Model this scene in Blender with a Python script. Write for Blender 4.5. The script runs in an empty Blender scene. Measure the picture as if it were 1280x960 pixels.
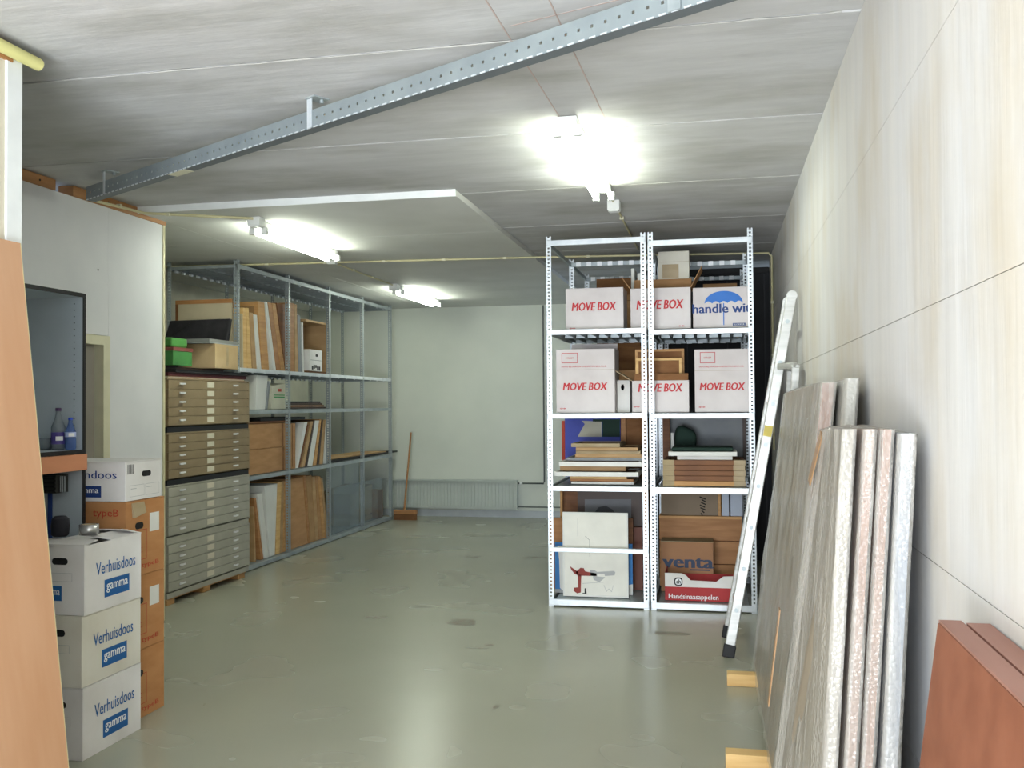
import bpy, math, random
from mathutils import Vector, Matrix, noise
random.seed(4)
R = math.radians
# ------------------------------------------------------------------ camera
CAM = Vector((0, 0, 1.65)); FOC = 1200.0
AX = Matrix(((0.97797489, -0.011254, -0.20841894),
             (0.20860183, 0.01874157, 0.97782106),
             (-0.0070983, -0.99976102, 0.02067639)))      # world <- camera (right, down, forward)
sc = bpy.context.scene
cd = bpy.data.cameras.new('camera'); cam = bpy.data.objects.new('camera', cd)
sc.collection.objects.link(cam)
cd.sensor_width = 36; cd.lens = 36 * FOC / 1280; cd.clip_start = 0.05; cd.clip_end = 200
r, d, f = AX.col[0], AX.col[1], AX.col[2]
mw = Matrix(((r.x, -d.x, -f.x), (r.y, -d.y, -f.y), (r.z, -d.z, -f.z))).normalized().to_4x4()
mw.translation = CAM; cam.matrix_world = mw; sc.camera = cam
# ------------------------------------------------------------------ world, daylight, exposure
sc.view_settings.view_transform = 'Standard'; sc.view_settings.look = 'None'
sc.view_settings.exposure = 0.0; sc.view_settings.gamma = 1
try: sc.view_settings.use_curve_mapping = False
except Exception: pass
w = bpy.data.worlds.new('sky'); sc.world = w; w.use_nodes = True
bg = w.node_tree.nodes['Background']; bg.inputs[0].default_value = (0.62, 0.78, 1.0, 1); bg.inputs[1].default_value = 1.0
def area(name, loc, rot, sx, sy, power, col):
    l = bpy.data.lights.new(name, 'AREA'); l.shape = 'RECTANGLE'; l.size = sx; l.size_y = sy
    l.energy = power; l.color = col
    o = bpy.data.objects.new(name, l); sc.collection.objects.link(o); o.location = loc; o.rotation_euler = rot
    return o
DAYLIGHT = area('daylight', (-1.1, -1.75, 1.65), (R(90), 0, 0), 3.1, 2.8, 235, (0.84, 0.92, 1.0))
CEILING_FILL = area('ceiling_fill', (-1.1, -3.0, 0.15), (R(140), 0, 0), 3.6, 2.4, 890, (0.90, 0.945, 1.0))  # added lamp brightening the ceiling; stands in for bounce off unseen ground
TUBE_POWER = 62.0
# ------------------------------------------------------------------ helpers
def at(px, py, ax, v):
    """point on the world plane axis=v that the photograph shows at (px, py)"""
    q = AX @ Vector((px - 640, py - 480, FOC)); t = (v - CAM[ax]) / q[ax]
    return CAM + q * t
def lin(h):
    h = h.lstrip('#'); c = [int(h[i:i+2], 16) / 255 for i in (0, 2, 4)]
    return tuple((x / 12.92 if x <= .04045 else ((x + .055) / 1.055) ** 2.4) for x in c) + (1,)
MATS = {}
def mat(name, col, rough=.6, metal=0, col2=None, scale=(6, 6, 6), amt=.5, bump=0, bscale=None, detail=4, spec=.4, contrast=(.35, .65), trans=0, alpha=1):
    if name in MATS: return MATS[name]
    m = bpy.data.materials.new(name); m.use_nodes = True; n = m.node_tree.nodes; l = m.node_tree.links
    b = n['Principled BSDF']; b.inputs['Roughness'].default_value = rough; b.inputs['Metallic'].default_value = metal
    b.inputs['Specular IOR Level'].default_value = spec
    b.inputs['Transmission Weight'].default_value = trans; b.inputs['Alpha'].default_value = alpha
    tc = n.new('ShaderNodeTexCoord'); mp = n.new('ShaderNodeMapping'); mp.inputs['Scale'].default_value = scale
    l.new(tc.outputs['Object'], mp.inputs[0])
    nz = n.new('ShaderNodeTexNoise'); nz.inputs['Scale'].default_value = 1; nz.inputs['Detail'].default_value = detail
    l.new(mp.outputs[0], nz.inputs[0])
    rp = n.new('ShaderNodeValToRGB'); rp.color_ramp.elements[0].position = contrast[0]; rp.color_ramp.elements[1].position = contrast[1]
    c1 = lin(col); c2 = lin(col2) if col2 else tuple(x * (1 - .18 * amt) for x in c1[:3]) + (1,)
    rp.color_ramp.elements[0].color = c2; rp.color_ramp.elements[1].color = c1
    l.new(nz.outputs['Fac'], rp.inputs[0]); l.new(rp.outputs[0], b.inputs['Base Color'])
    if bump:
        nb = n.new('ShaderNodeTexNoise'); nb.inputs['Scale'].default_value = 1; nb.inputs['Detail'].default_value = 3
        mb_ = n.new('ShaderNodeMapping'); mb_.inputs['Scale'].default_value = bscale or scale
        l.new(tc.outputs['Object'], mb_.inputs[0]); l.new(mb_.outputs[0], nb.inputs[0])
        bp = n.new('ShaderNodeBump'); bp.inputs['Strength'].default_value = bump; bp.inputs['Distance'].default_value = .01
        l.new(nb.outputs['Fac'], bp.inputs['Height']); l.new(bp.outputs[0], b.inputs['Normal'])
    MATS[name] = m; return m
def emit(name, col, s):
    m = bpy.data.materials.new(name); m.use_nodes = True; n = m.node_tree.nodes
    b = n['Principled BSDF']; b.inputs['Base Color'].default_value = (.9, .9, .9, 1)
    b.inputs['Emission Color'].default_value = col; b.inputs['Emission Strength'].default_value = s; return m
ORG = {}
class MB:
    def __init__(s): s.v = []; s.f = []; s.sm = []
    def add(s, vs, fs, smooth=False):
        o = len(s.v); s.v += [Vector(x) for x in vs]
        for q in fs: s.f.append([i + o for i in q]); s.sm.append(smooth)
        return s
    def hexa(s, p):   # p: 4 bottom (ccw from above), 4 top
        return s.add(p, [(3,2,1,0),(4,5,6,7),(0,1,5,4),(1,2,6,5),(2,3,7,6),(3,0,4,7)])
    def box(s, a, b):
        x0,x1 = sorted((a[0],b[0])); y0,y1 = sorted((a[1],b[1])); z0,z1 = sorted((a[2],b[2]))
        return s.hexa([(x0,y0,z0),(x1,y0,z0),(x1,y1,z0),(x0,y1,z0),(x0,y0,z1),(x1,y0,z1),(x1,y1,z1),(x0,y1,z1)])
    def obox(s, c, ux, uy, uz):   # oriented box, centre and half-axis vectors
        c=Vector(c); ux=Vector(ux); uy=Vector(uy); uz=Vector(uz)
        if ux.cross(uy).dot(uz) < 0: ux = -ux
        return s.hexa([c-ux-uy-uz,c+ux-uy-uz,c+ux+uy-uz,c-ux+uy-uz,c-ux-uy+uz,c+ux-uy+uz,c+ux+uy+uz,c-ux+uy+uz])
    def bar(s, p0, p1, w, t, up=(0,0,1)):
        p0=Vector(p0); p1=Vector(p1); a=(p1-p0); L=a.length; a.normalize(); u=Vector(up)
        sd=a.cross(u).normalized(); u2=sd.cross(a)
        return s.obox((p0+p1)/2, sd*w/2, u2*t/2, a*L/2)
    def tube(s, pts, r, n=10):
        pts=[Vector(p) for p in pts]; rings=[]
        for i,p in enumerate(pts):
            a=(pts[min(i+1,len(pts)-1)]-pts[max(i-1,0)]).normalized()
            u=a.cross(Vector((0,0,1)) if abs(a.z)<.9 else Vector((1,0,0))).normalized(); v=a.cross(u)
            rr = r[i] if isinstance(r,(list,tuple)) else r
            rings.append([p+(u*math.cos(2*math.pi*k/n)+v*math.sin(2*math.pi*k/n))*rr for k in range(n)])
        fs=[]
        for i in range(len(pts)-1):
            for k in range(n): fs.append((i*n+k, i*n+(k+1)%n, (i+1)*n+(k+1)%n, (i+1)*n+k))
        vs=[x for q in rings for x in q]
        s.add(vs, [tuple(reversed(q)) for q in fs], True)
        s.add(rings[0],[tuple(range(n))]); s.add(rings[-1],[tuple(reversed(range(n)))])
        return s
    def lathe(s, base, prof, n=20):
        b=Vector(base); vs=[]; fs=[]
        for (r_,z) in prof:
            for k in range(n): vs.append(b+Vector((r_*math.cos(2*math.pi*k/n), r_*math.sin(2*math.pi*k/n), z)))
        for i in range(len(prof)-1):
            for k in range(n): fs.append((i*n+k, i*n+(k+1)%n, (i+1)*n+(k+1)%n, (i+1)*n+k))
        s.add(vs,fs,True); m=len(prof)-1
        s.add(vs[:n],[tuple(reversed(range(n)))]); s.add(vs[m*n:],[tuple(range(n))])
        return s
    def prism(s, poly, o, ux, uy, t):   # poly 2D ccw in frame (o,ux,uy), thickness t along normal
        o=Vector(o); ux=Vector(ux); uy=Vector(uy); nn=ux.cross(uy).normalized()*t; n=len(poly)
        a=[o+ux*x+uy*y for x,y in poly]; b=[p+nn for p in a]
        return s.add(a+b,[tuple(reversed(range(n))),tuple(range(n,2*n))]+[(i,(i+1)%n,n+(i+1)%n,n+i) for i in range(n)])
    def make(s, name, m, parent=None, bevel=0, origin=None):
        if parent is not None: o0 = ORG[parent.name]
        elif origin is not None: o0 = Vector(origin)
        else:
            xs=[v.x for v in s.v]; ys=[v.y for v in s.v]; zs=[v.z for v in s.v]
            o0=Vector(((min(xs)+max(xs))/2,(min(ys)+max(ys))/2,min(zs)))
        me=bpy.data.meshes.new(name); me.from_pydata([v-o0 for v in s.v],[],s.f)
        for i,p in enumerate(me.polygons): p.use_smooth=s.sm[i]
        me.materials.append(m); o=bpy.data.objects.new(name,me); sc.collection.objects.link(o)
        if parent is not None: o.parent=parent; ORG[o.name]=o0
        else: o.location=o0; ORG[o.name]=o0
        if bevel:
            bv=o.modifiers.new('bevel','BEVEL'); bv.width=bevel; bv.segments=2; bv.limit_method='ANGLE'
        return o
def tag(o, label, cat, group=None):
    o['label']=label; o['category']=cat
    if group: o['group']=group
    return o
def thing(name, loc, label, cat, group=None):
    o=bpy.data.objects.new(name,None); sc.collection.objects.link(o); o.location=loc; o.empty_display_size=.1
    ORG[o.name]=Vector(loc); return tag(o,label,cat,group)
def dup(o, delta, parent=None):      # copy an object and its children, moved by delta
    c=o.copy(); sc.collection.objects.link(c); c.parent=parent
    c.location=o.location+Vector(delta) if parent is None or o.parent is parent else o.location
    ORG[c.name]=ORG[o.name]+Vector(delta)
    for ch in [x for x in bpy.data.objects if x.parent is o]:
        k=ch.copy(); sc.collection.objects.link(k); k.parent=c; ORG[k.name]=ORG[c.name]
        for g in [x for x in bpy.data.objects if x.parent is ch]:
            q=g.copy(); sc.collection.objects.link(q); q.parent=k
    return c
def struct(o): o['kind']='structure'; return o
def root_struct(name, loc=(0,0,0)):
    o=bpy.data.objects.new(name,None); sc.collection.objects.link(o); o.location=loc; ORG[o.name]=Vector(loc); o['kind']='structure'; return o
def text_geo(s, bold=.012, shear=0):
    cu=bpy.data.curves.new('t','FONT'); cu.body=s; cu.size=1; cu.offset=bold; cu.shear=shear; cu.resolution_u=2; cu.fill_mode='FRONT'
    o=bpy.data.objects.new('t',cu); sc.collection.objects.link(o)
    dg=bpy.context.evaluated_depsgraph_get(); me=bpy.data.meshes.new_from_object(o.evaluated_get(dg))
    vs=[(v.co.x,v.co.y) for v in me.vertices]; fs=[tuple(p.vertices) for p in me.polygons]
    bpy.data.objects.remove(o); bpy.data.curves.remove(cu); bpy.data.meshes.remove(me)
    return vs,fs
def lettering(s, o, ux, uy, wdt, hgt, m, parent, bold=.012, shear=0, name='lettering', off=.0015):
    """text whose bounding box is wdt x hgt, lower-left corner at o in the frame ux (right), uy (up)"""
    vs,fs=text_geo(s,0,shear); x0=min(v[0] for v in vs); x1=max(v[0] for v in vs); y0=min(v[1] for v in vs); y1=max(v[1] for v in vs)
    ux=Vector(ux).normalized(); uy=Vector(uy).normalized(); nn=ux.cross(uy)*off; o=Vector(o)
    b=MB(); ks=wdt/(x1-x0)
    for q,dq in enumerate((0,)if bold<=0 else (-1,0,1)): b.add([o+nn*(1+q*.06)+ux*((x-x0)*ks+dq*bold*ks)+uy*((y-y0)/(y1-y0)*hgt) for x,y in vs],fs)
    return b.make(name,m,parent)
def rect(o, ux, uy, w_, h_, m, parent, name='printed_mark', off=.0008, label=None):
    ux=Vector(ux).normalized(); uy=Vector(uy).normalized(); nn=ux.cross(uy)*off; o=Vector(o)+nn
    b=MB(); b.add([o,o+ux*w_,o+ux*w_+uy*h_,o+uy*h_],[(0,1,2,3)]); k=b.make(name,m,parent)
    if label: k['label']=label
    return k
def frame_line(o, ux, uy, w_, h_, t, m, parent, name='printed_frame', off=.0008):
    ux=Vector(ux).normalized(); uy=Vector(uy).normalized(); nn=ux.cross(uy)*off; o=Vector(o)+nn; b=MB()
    for (x0,y0,x1,y1) in ((0,0,w_,t),(0,h_-t,w_,h_),(0,t,t,h_-t),(w_-t,t,w_,h_-t)):
        b.add([o+ux*x0+uy*y0,o+ux*x1+uy*y0,o+ux*x1+uy*y1,o+ux*x0+uy*y1],[(0,1,2,3)])
    return b.make(name,m,parent)
def pill(o, ux, uy, w_, h_, m, parent, name='hand_hole', off=.001):
    ux=Vector(ux).normalized(); uy=Vector(uy).normalized(); nn=ux.cross(uy)*off; c=Vector(o)+nn; r_=h_/2; pts=[]
    for k in range(9): a=-math.pi/2+math.pi*k/8; pts.append(c+ux*(w_/2-r_+r_*math.cos(a))+uy*r_*math.sin(a))
    for k in range(9): a=math.pi/2+math.pi*k/8; pts.append(c+ux*(-w_/2+r_+r_*math.cos(a))+uy*r_*math.sin(a))
    b=MB(); b.add(pts,[tuple(range(len(pts)))]); return b.make(name,m,parent)
X,Y,Z=Vector((1,0,0)),Vector((0,1,0)),Vector((0,0,1))
# ------------------------------------------------------------------ materials
GALV=mat('galvanised_steel','#dfe4e7',.36,.35,'#ccd3d8',(9,9,9))
ZINC_GLINT=mat('zinc_with_glint','#f2f5f7',.4,.1)  # near-white, the daylight glint on the tabs is put into the colour
GALVD=mat('galvanised_dull','#aab2b4',.42,.4,'#98a1a4',(9,9,9))
STEEL=mat('painted_grey_steel','#aba89b',.5,.05,'#a09d8f',(5,5,5))
OLIVE=mat('olive_brown_steel','#8e7c5f',.5,.05,'#837154',(5,5,5))
DARK=mat('dark_gap','#1d1a17',.8)
BLACK=mat('black','#141415',.55)
CHROME=mat('chrome','#f0f0f0',.35,.3)
PAPER=mat('paper_label','#d9d3c0',.8)
CARD=mat('brown_cardboard','#b48c64',.85,0,'#a67e57',(4,4,18),bump=.05,spec=.15)
CARDD=mat('dark_cardboard','#8d6645',.85,0,'#7a5437',(4,4,14),spec=.15)
CARDO=mat('orange_cardboard','#bd8a5c',.8,0,'#b07d50',(4,4,12),spec=.15)
CARDP=mat('pale_cardboard','#b3a287',.85,0,'#a3916f',(4,4,10),spec=.15)
WHITE=mat('white_cardboard','#e4e2df',.75,0,'#d3d0cb',(3,3,3),spec=.2,bump=.04)
WHITEB=mat('cream_white_cardboard','#dfdcd0',.75,0,'#d0cbbb',(3,3,3),spec=.2,bump=.04)
MOVE=mat('pale_pink_white_cardboard','#ddd6d5',.75,0,'#cdc5c4',(3,3,3),spec=.2,bump=.04)
RED=mat('red_print','#c3343a',.7); RED2=mat('red_brown_print','#b2402a',.7)
BLUE=mat('blue_print','#1f5f9e',.6); NAVY=mat('navy_print','#22407f',.6); UMB=mat('umbrella_blue_print','#3674c8',.6)
PRW=mat('white_print','#eef0f0',.6); GREYP=mat('grey_print','#a7a9a9',.7)
WOOD=mat('light_pine','#c89a62',.6,0,'#b28350',(3,3,30),bump=.05)
WOODY=mat('yellow_pine','#dcb87c',.6,0,'#c9a063',(3,3,30))
WOODO=mat('orange_wood','#b07f50',.6,0,'#9c6c40',(3,3,24))
WOODB=mat('brown_wood','#80532f',.6,0,'#6a4226',(3,3,24))
MDF=mat('brown_board','#a9855a',.7,0,'#98754c',(6,6,6))
PLY=mat('plywood_face','#b9986e',.7,0,'#a58358',(3,3,10))
PW=mat('white_board','#e2e2dc',.55,0,'#d4d4cd',(3,3,3)); PG=mat('grey_board','#8f9293',.7,0,'#82868a',(4,4,4))
PBL=mat('bluish_board','#b6bfce',.6)
BEECH=mat('beech_laminate','#c99c78',.5,0,'#c2926c',(9,9,.7),bump=0)
MAHO=mat('mahogany_board','#8a553e',.6,0,'#7e4b35',(2.5,10,10),detail=6); MAHOT=mat('mahogany_top','#9a6e60',.5,0,'#8c6052',(8,2,8))
YEL=mat('cream_plastic_conduit','#cdc69c',.5)
CREAM=mat('cream_plastic','#d8d4b8',.5)
WPL=mat('white_enamel','#e6e8e4',.35)
BURG=mat('burgundy','#4a1a1e',.6); GRN=mat('green_cardboard','#3c7a3a',.7,0,'#2f662f',(5,5,5)); DGR=mat('dark_green_cloth','#22382f',.85,bump=.3,bscale=(20,20,20))
BRB=mat('dark_brown_frame','#3f2c22',.5); 
def concrete(name, c1, c2, c3, streak, spots=(.44,.72), fmin=.87):
    m=bpy.data.materials.new(name); m.use_nodes=True; n=m.node_tree.nodes; l=m.node_tree.links; b=n['Principled BSDF']; b.inputs['Roughness'].default_value=.85
    g=n.new('ShaderNodeNewGeometry')
    def nz(sc_,det,lo,hi,rough=.55):
        mp=n.new('ShaderNodeMapping'); mp.inputs['Scale'].default_value=sc_; l.new(g.outputs['Position'],mp.inputs[0])
        t=n.new('ShaderNodeTexNoise'); t.inputs['Scale'].default_value=1; t.inputs['Detail'].default_value=det; t.inputs['Roughness'].default_value=rough; l.new(mp.outputs[0],t.inputs[0])
        r_=n.new('ShaderNodeMapRange'); r_.inputs[1].default_value=lo; r_.inputs[2].default_value=hi; l.new(t.outputs['Fac'],r_.inputs[0]); return r_.outputs[0]
    def mix(f,a,b_):
        q=n.new('ShaderNodeMix'); q.data_type='RGBA'
        l.new(f,q.inputs[0])
        for i,v in ((6,a),(7,b_)):
            if isinstance(v,tuple): q.inputs[i].default_value=v
            else: l.new(v,q.inputs[i])
        return q.outputs[2]
    a=mix(nz(streak,5,.35,.65),lin(c1),lin(c2)); a2=mix(nz((1.1,2.2,1.1),6,*spots),a,lin(c3))
    fine=nz(tuple(x*4 for x in streak),4,.3,.7)
    q=n.new('ShaderNodeMix'); q.data_type='RGBA'; q.blend_type='MULTIPLY'; q.inputs[0].default_value=1; l.new(a2,q.inputs[6])
    rr=n.new('ShaderNodeMapRange'); rr.inputs[3].default_value=fmin; rr.inputs[4].default_value=1.04; l.new(fine,rr.inputs[0])
    cc=n.new('ShaderNodeCombineColor'); [l.new(rr.outputs[0],cc.inputs[i]) for i in range(3)]; l.new(cc.outputs[0],q.inputs[7])
    l.new(q.outputs[2],b.inputs['Base Color'])
    bp=n.new('ShaderNodeBump'); bp.inputs['Strength'].default_value=.15; bp.inputs['Distance'].default_value=.01; l.new(fine,bp.inputs['Height']); l.new(bp.outputs[0],b.inputs['Normal'])
    return m
CEIL=concrete('precast_concrete','#c8c8c8','#bcbcbb','#a3a29c',(.6,3.2,1))
WALLR=concrete('stained_white_wall','#cecdcd','#cac7c3','#bdb29f',(3,2.6,.22),(.46,.8),.93)
BACKW=mat('back_wall_paint','#d8dbcf',.8,0,'#d1d5c9',(1.5,1.5,1.5),bump=.06,bscale=(30,30,30))
PLASTER=mat('plasterboard','#d6d7d2',.8,0,'#cdcec8',(2,2,2))
PARTM=mat('partition_board','#e0e0e2',.8,0,'#d7d8db',(2,2,2)); PARTC=mat('cream_partition','#d6cfbb',.8,0,'#cbc3ad',(2,2,2))
WPAINT=mat('white_paint','#e9ecea',.5)
def floor_mat():
    m=bpy.data.materials.new('epoxy_floor'); m.use_nodes=True; n=m.node_tree.nodes; l=m.node_tree.links; b=n['Principled BSDF']
    g=n.new('ShaderNodeNewGeometry')
    def nz(s,det,lo,hi):
        mp=n.new('ShaderNodeMapping'); mp.inputs['Scale'].default_value=s; l.new(g.outputs['Position'],mp.inputs[0])
        t=n.new('ShaderNodeTexNoise'); t.inputs['Scale'].default_value=1; t.inputs['Detail'].default_value=det; l.new(mp.outputs[0],t.inputs[0])
        r_=n.new('ShaderNodeMapRange'); r_.inputs[1].default_value=lo; r_.inputs[2].default_value=hi; l.new(t.outputs['Fac'],r_.inputs[0]); return r_.outputs[0]
    def mix(f,a,c):
        q=n.new('ShaderNodeMix'); q.data_type='RGBA'; l.new(f,q.inputs[0])
        for i,v in ((6,a),(7,c)):
            if isinstance(v,tuple): q.inputs[i].default_value=v
            else: l.new(v,q.inputs[i])
        return q.outputs[2]
    a=mix(nz((.8,.8,.8),3,.2,.8),lin('#a4a392'),lin('#9b9b8a'))
    a=mix(nz((16,12,1),2,.78,.82),a,lin('#8a7f6a'))
    l.new(a,b.inputs['Base Color'])
    r_=n.new('ShaderNodeMapRange'); r_.inputs[3].default_value=.26; r_.inputs[4].default_value=.28; l.new(nz((1.5,1.5,1.5),2,.2,.8),r_.inputs[0]); l.new(r_.outputs[0],b.inputs['Roughness'])
    b.inputs['Specular IOR Level'].default_value=.45
    bp=n.new('ShaderNodeBump'); bp.inputs['Strength'].default_value=.03; bp.inputs['Distance'].default_value=.004; l.new(nz((5,5,5),2,0,1),bp.inputs['Height']); l.new(bp.outputs[0],b.inputs['Normal'])
    return m
FLOOR=floor_mat()
# ------------------------------------------------------------------ room shell
ZC=3.13; XR=.55; XL=-6.1; YB=13.68; YF=-1.7; XP1=-2.77; XP2=-4.19; YP1=3.4; YP2=6.72
fl=struct(MB().box((XL-.1,YF-.1,-.1),(1.1,YB+.1,0)).make('floor',FLOOR,origin=(0,0,0)))
for (px,py,sx,sy) in ((578,778,.13,.1),(470,772,.1,.04),(590,696,.1,.05),(668,697,.12,.04),(840,792,.12,.06),(596,810,.09,.012),(612,806,.03,.02),(620,884,.02,.03),(588,670,.08,.03)):
    p=at(px,py,2,0); b=MB(); k=9; ang=random.random()*.4
    poly=[(sx*(.8+.3*random.random())*math.copysign(abs(math.cos(t))**.6,math.cos(t)),sy*(.8+.3*random.random())*math.copysign(abs(math.sin(t))**.6,math.sin(t))) for t in [2*math.pi*i/k for i in range(k)]]
    b.prism(poly,p+Z*.0003,X,Y,.0006); b.make('floor_patch',mat('worn_patch','#8c8e7f',.5,0,'#85796a',(20,20,20)),fl)
ce=root_struct('ceiling',(0,0,ZC))
ys=[YF-.1,-.25,1.1,2.45,3.8,5.13,6.5,7.85,9.2,10.55,11.9,YB+.1]
for a,b_ in zip(ys,ys[1:]): MB().box((XL-.1,a+.006,ZC),(1.1,b_-.006,ZC+.1)).make('ceiling_slab',CEIL,ce,bevel=.006)
MB().box((XL-.1,YF-.1,ZC+.11),(1.1,YB+.1,ZC+.2)).make('roof_backing',DARK,ce)
for y_ in (3.8,5.13,6.5):   # pale mortar smeared along the joints
    pts=[(x_,y_+.012*noise.noise(Vector((x_*9,y_,0))),ZC-.001) for x_ in [i*.08-4.4 for i in range(62)]]
    MB().tube(pts,[(.002 if y_<4 else .0006)+(.006 if y_<4 else .002)*abs(noise.noise(Vector((p[0]*11,y_,3)))) for p in pts],5).make('mortar_joint',mat('mortar','#acaba5',.9),ce)
rows=[6.36,7.75,9.1,10.5,11.9,YB]
for a,b_ in zip(rows,rows[1:]):
    for c,d_ in ((XL,-4.2),(-4.2,-1.74)):
        MB().box((c+.002,a+.003,ZC-.045),(d_-.002,b_-.003,ZC-.002)).make('plasterboard_sheet',PLASTER,ce)
MB().box((XP2,6.345,ZC-.05),(-1.74,6.36,ZC-.001)).make('edge_bead',WPAINT,ce)
for (x0,y0,x1,y1) in ((-.815,3.2,-.775,5.0),(-.59,3.2,-.55,5.0),(-.775,3.65,.1,3.35)):
    MB().bar((x0,y0,ZC-.0008),(x1,y1,ZC-.0008),.006,.001).make('chalk_line',mat('red_chalk','#b8a59c',.9),ce)
# right wall: horizontal panels with fine joints
wr=root_struct('wall_right',(XR,0,0))
for a,b_ in ((0,.62),(.62,1.228),(1.228,1.9),(1.9,2.565),(2.565,ZC)):
    for c,d_ in ((YF,3.2),(3.2,7.6),(7.6,10.3)):
        MB().box((XR,c+.0003,a+.0012),(XR+.12,d_-.0003,b_-.0012)).make('wall_panel',WALLR,wr)
MB().box((XR+.004,YF,0),(XR+.2,10.3,ZC)).make('joint_filler',mat('joint_grey','#a8a49a',.9),wr)
# back wall with pipe duct corner
struct(MB().box((XL,YB,0),(1.1,YB+.1,ZC)).make('wall_back',BACKW))
struct(MB().box((XL-.1,YP2,0),(XL,YB,ZC)).make('wall_left',mat('left_wall_paint','#cfcdb9',.85)))
struct(MB().box((XL,YB-.014,0),(XR,YB,.1)).make('baseboard_back',mat('grey_skirting','#bfc4c6',.6)))
# dark sliding door beyond the right rack
dk=root_struct('door_2',(0,10.35,0))
MB().box((-.72,10.35,0),(1.0,10.42,3.06)).make('door_leaf',mat('near_black_panel','#1c1d20',.6,0,'#26272b',(2,2,2)),dk)
MB().box((-.72,10.32,3.0),(.54,10.35,3.06)).make('door_rail',BLACK,dk)
for x_ in (-.3,.12,.5): MB().box((x_-.006,10.338,.02),(x_+.006,10.35,2.99)).make('door_rib',mat('charcoal_rib','#2e2f33',.5),dk)
# near left partition
w1=root_struct('wall_left_near',(XP1,0,0))
MB().box((XP1-.12,YF,0),(XP1,YP1-.09,ZC-.09)).make('partition_board',PARTC,w1)
MB().box((XP1-.12,YF,ZC-.09),(XP1+.012,YP1-.06,ZC-.03)).make('timber_batten',WOODO,w1)
MB().box((XP1-.13,YP1-.09,0),(XP1+.008,YP1,ZC-.04)).make('white_corner_trim',WPAINT,w1,bevel=.004)
struct(MB().box((XP2-.1,YP1-.25,0),(XP1-.13,YP1-.13,ZC)).make('wall_return',PARTM))
tag(MB().tube([(XP1+.03,YF+.1,ZC-.055),(XP1+.03,3.2,ZC-.055),(XP1+.035,3.46,ZC-.06)],.026,12).make('foam_pipe',mat('yellow_foam','#d9d48f',.8)),'pale yellow foam-wrapped pipe under the ceiling on the near left partition','pipe')
# partition 2
w2=root_struct('wall_left_middle',(XP2,0,0))
D0,D1=5.02,6.02
for c,d_ in ((YP1,3.8),(3.8,D0-.08)): MB().box((XP2-.1,c+.002,0),(XP2,d_-.002,ZC-.075)).make('partition_board',PARTM,w2)
MB().box((XP2-.1,D0-.08,2.15),(XP2,D1-.002,ZC-.075)).make('partition_board',PARTM,w2)
MB().box((XP2-.1,D1,0),(XP2,YP2-.025,ZC-.075)).make('partition_board',PARTM,w2)
MB().box((XP2-.1,YP2-.025,0),(XP2+.006,YP2,ZC-.06)).make('raw_edge_strip',mat('cream_edge','#cfc9a6',.7),w2)
MB().box((XP2-.1,YP1,ZC-.075),(XP2+.01,5.45,ZC-.005)).make('timber_batten',WOODO,w2)
MB().box((XP2-.1,5.62,ZC-.075),(XP2+.012,YP2,ZC-.005)).make('timber_batten',WOODO,w2)
for (y_,z_) in ((4.02,2.62),(4.06,2.615),(5.9,2.6)): MB().tube([(XP2,y_,z_),(XP2+.004,y_,z_)],.006,8).make('screw_hole',DARK,w2)
for y_ in (3.9,4.6,5.3,6.0,6.4): MB().tube([(XP2+.008,y_,ZC-.04),(XP2+.014,y_,ZC-.04)],.007,8).make('batten_screw',DARK,w2)
d1=root_struct('door_1',(XP2,5.5,0))
MB().box((XP2-.08,D0,.01),(XP2-.05,D1-.09,2.08)).make('door_leaf',mat('taupe_door','#9b958b',.7,0,'#918b81',(2,2,2)),d1)
MB().box((XP2-.1,D0-.075,0),(XP2+.015,D0,2.145)).make('door_frame',CREAM,d1)
MB().box((XP2-.1,D1-.075,0),(XP2+.015,D1-.002,2.145)).make('door_frame',CREAM,d1)
MB().box((XP2-.1,D0,2.08),(XP2+.015,D1-.075,2.145)).make('door_frame',CREAM,d1)
struct(MB().box((XL-.1,YP2-.03,0),(XP2-.11,YP2-.12,ZC)).make('wall_left_end',PARTM))
# shopfront behind the camera, where the daylight comes in
wf=root_struct('wall_front',(-1.1,YF,0))
MB().box((XP1-.1,YF-.1,2.95),(XR+.1,YF,ZC)).make('lintel',WPAINT,wf)
MB().box((XP1-.1,YF-.1,0),(XP1+.15,YF,2.95)).make('jamb',WPAINT,wf); MB().box((XR-.08,YF-.1,0),(XR+.1,YF,2.95)).make('jamb',WPAINT,wf)
for x_ in (-1.6,-.55): MB().box((x_-.03,YF-.03,0),(x_+.03,YF+.02,2.95)).make('mullion',WPAINT,wf)
# ------------------------------------------------------------------ ceiling fittings
TUBE=emit('lit_tube',(.93,1,.86,1),TUBE_POWER)
def batten_light(x,y0,y1,z,label):
    t=thing('fluorescent_light',(x,(y0+y1)/2,z),label,'ceiling light')
    MB().box((x-.05,y0,z-.05),(x+.05,y1,z-.003)).make('batten_housing',WPL,t,bevel=.004)
    for s in (-1,1):
        MB().tube([(x+s*.052,y0+.06,z-.085),(x+s*.052,y1-.06,z-.085)],.014,12).make('tube',TUBE,t)
        for ye,q in ((y0+.02,1),(y1-.02,-1)):
            MB().box((x+s*.031,ye-.018,z-.105),(x+s*.073,ye+.018,z-.051)).make('lamp_holder',WPL,t)
            MB().tube([(x+s*.052,ye+q*.018,z-.085),(x+s*.052,ye+q*.042,z-.085)],.0145,10).make('tube_cap',CHROME,t)
    return t
batten_light(-.735,4.85,6.5,ZC-.001,'lit twin-tube fluorescent light on bare concrete near the right rack, glowing white')
batten_light(-3.47,6.85,8.35,ZC-.045,'lit fluorescent light on the white plasterboard ceiling above the left rack')
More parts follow.
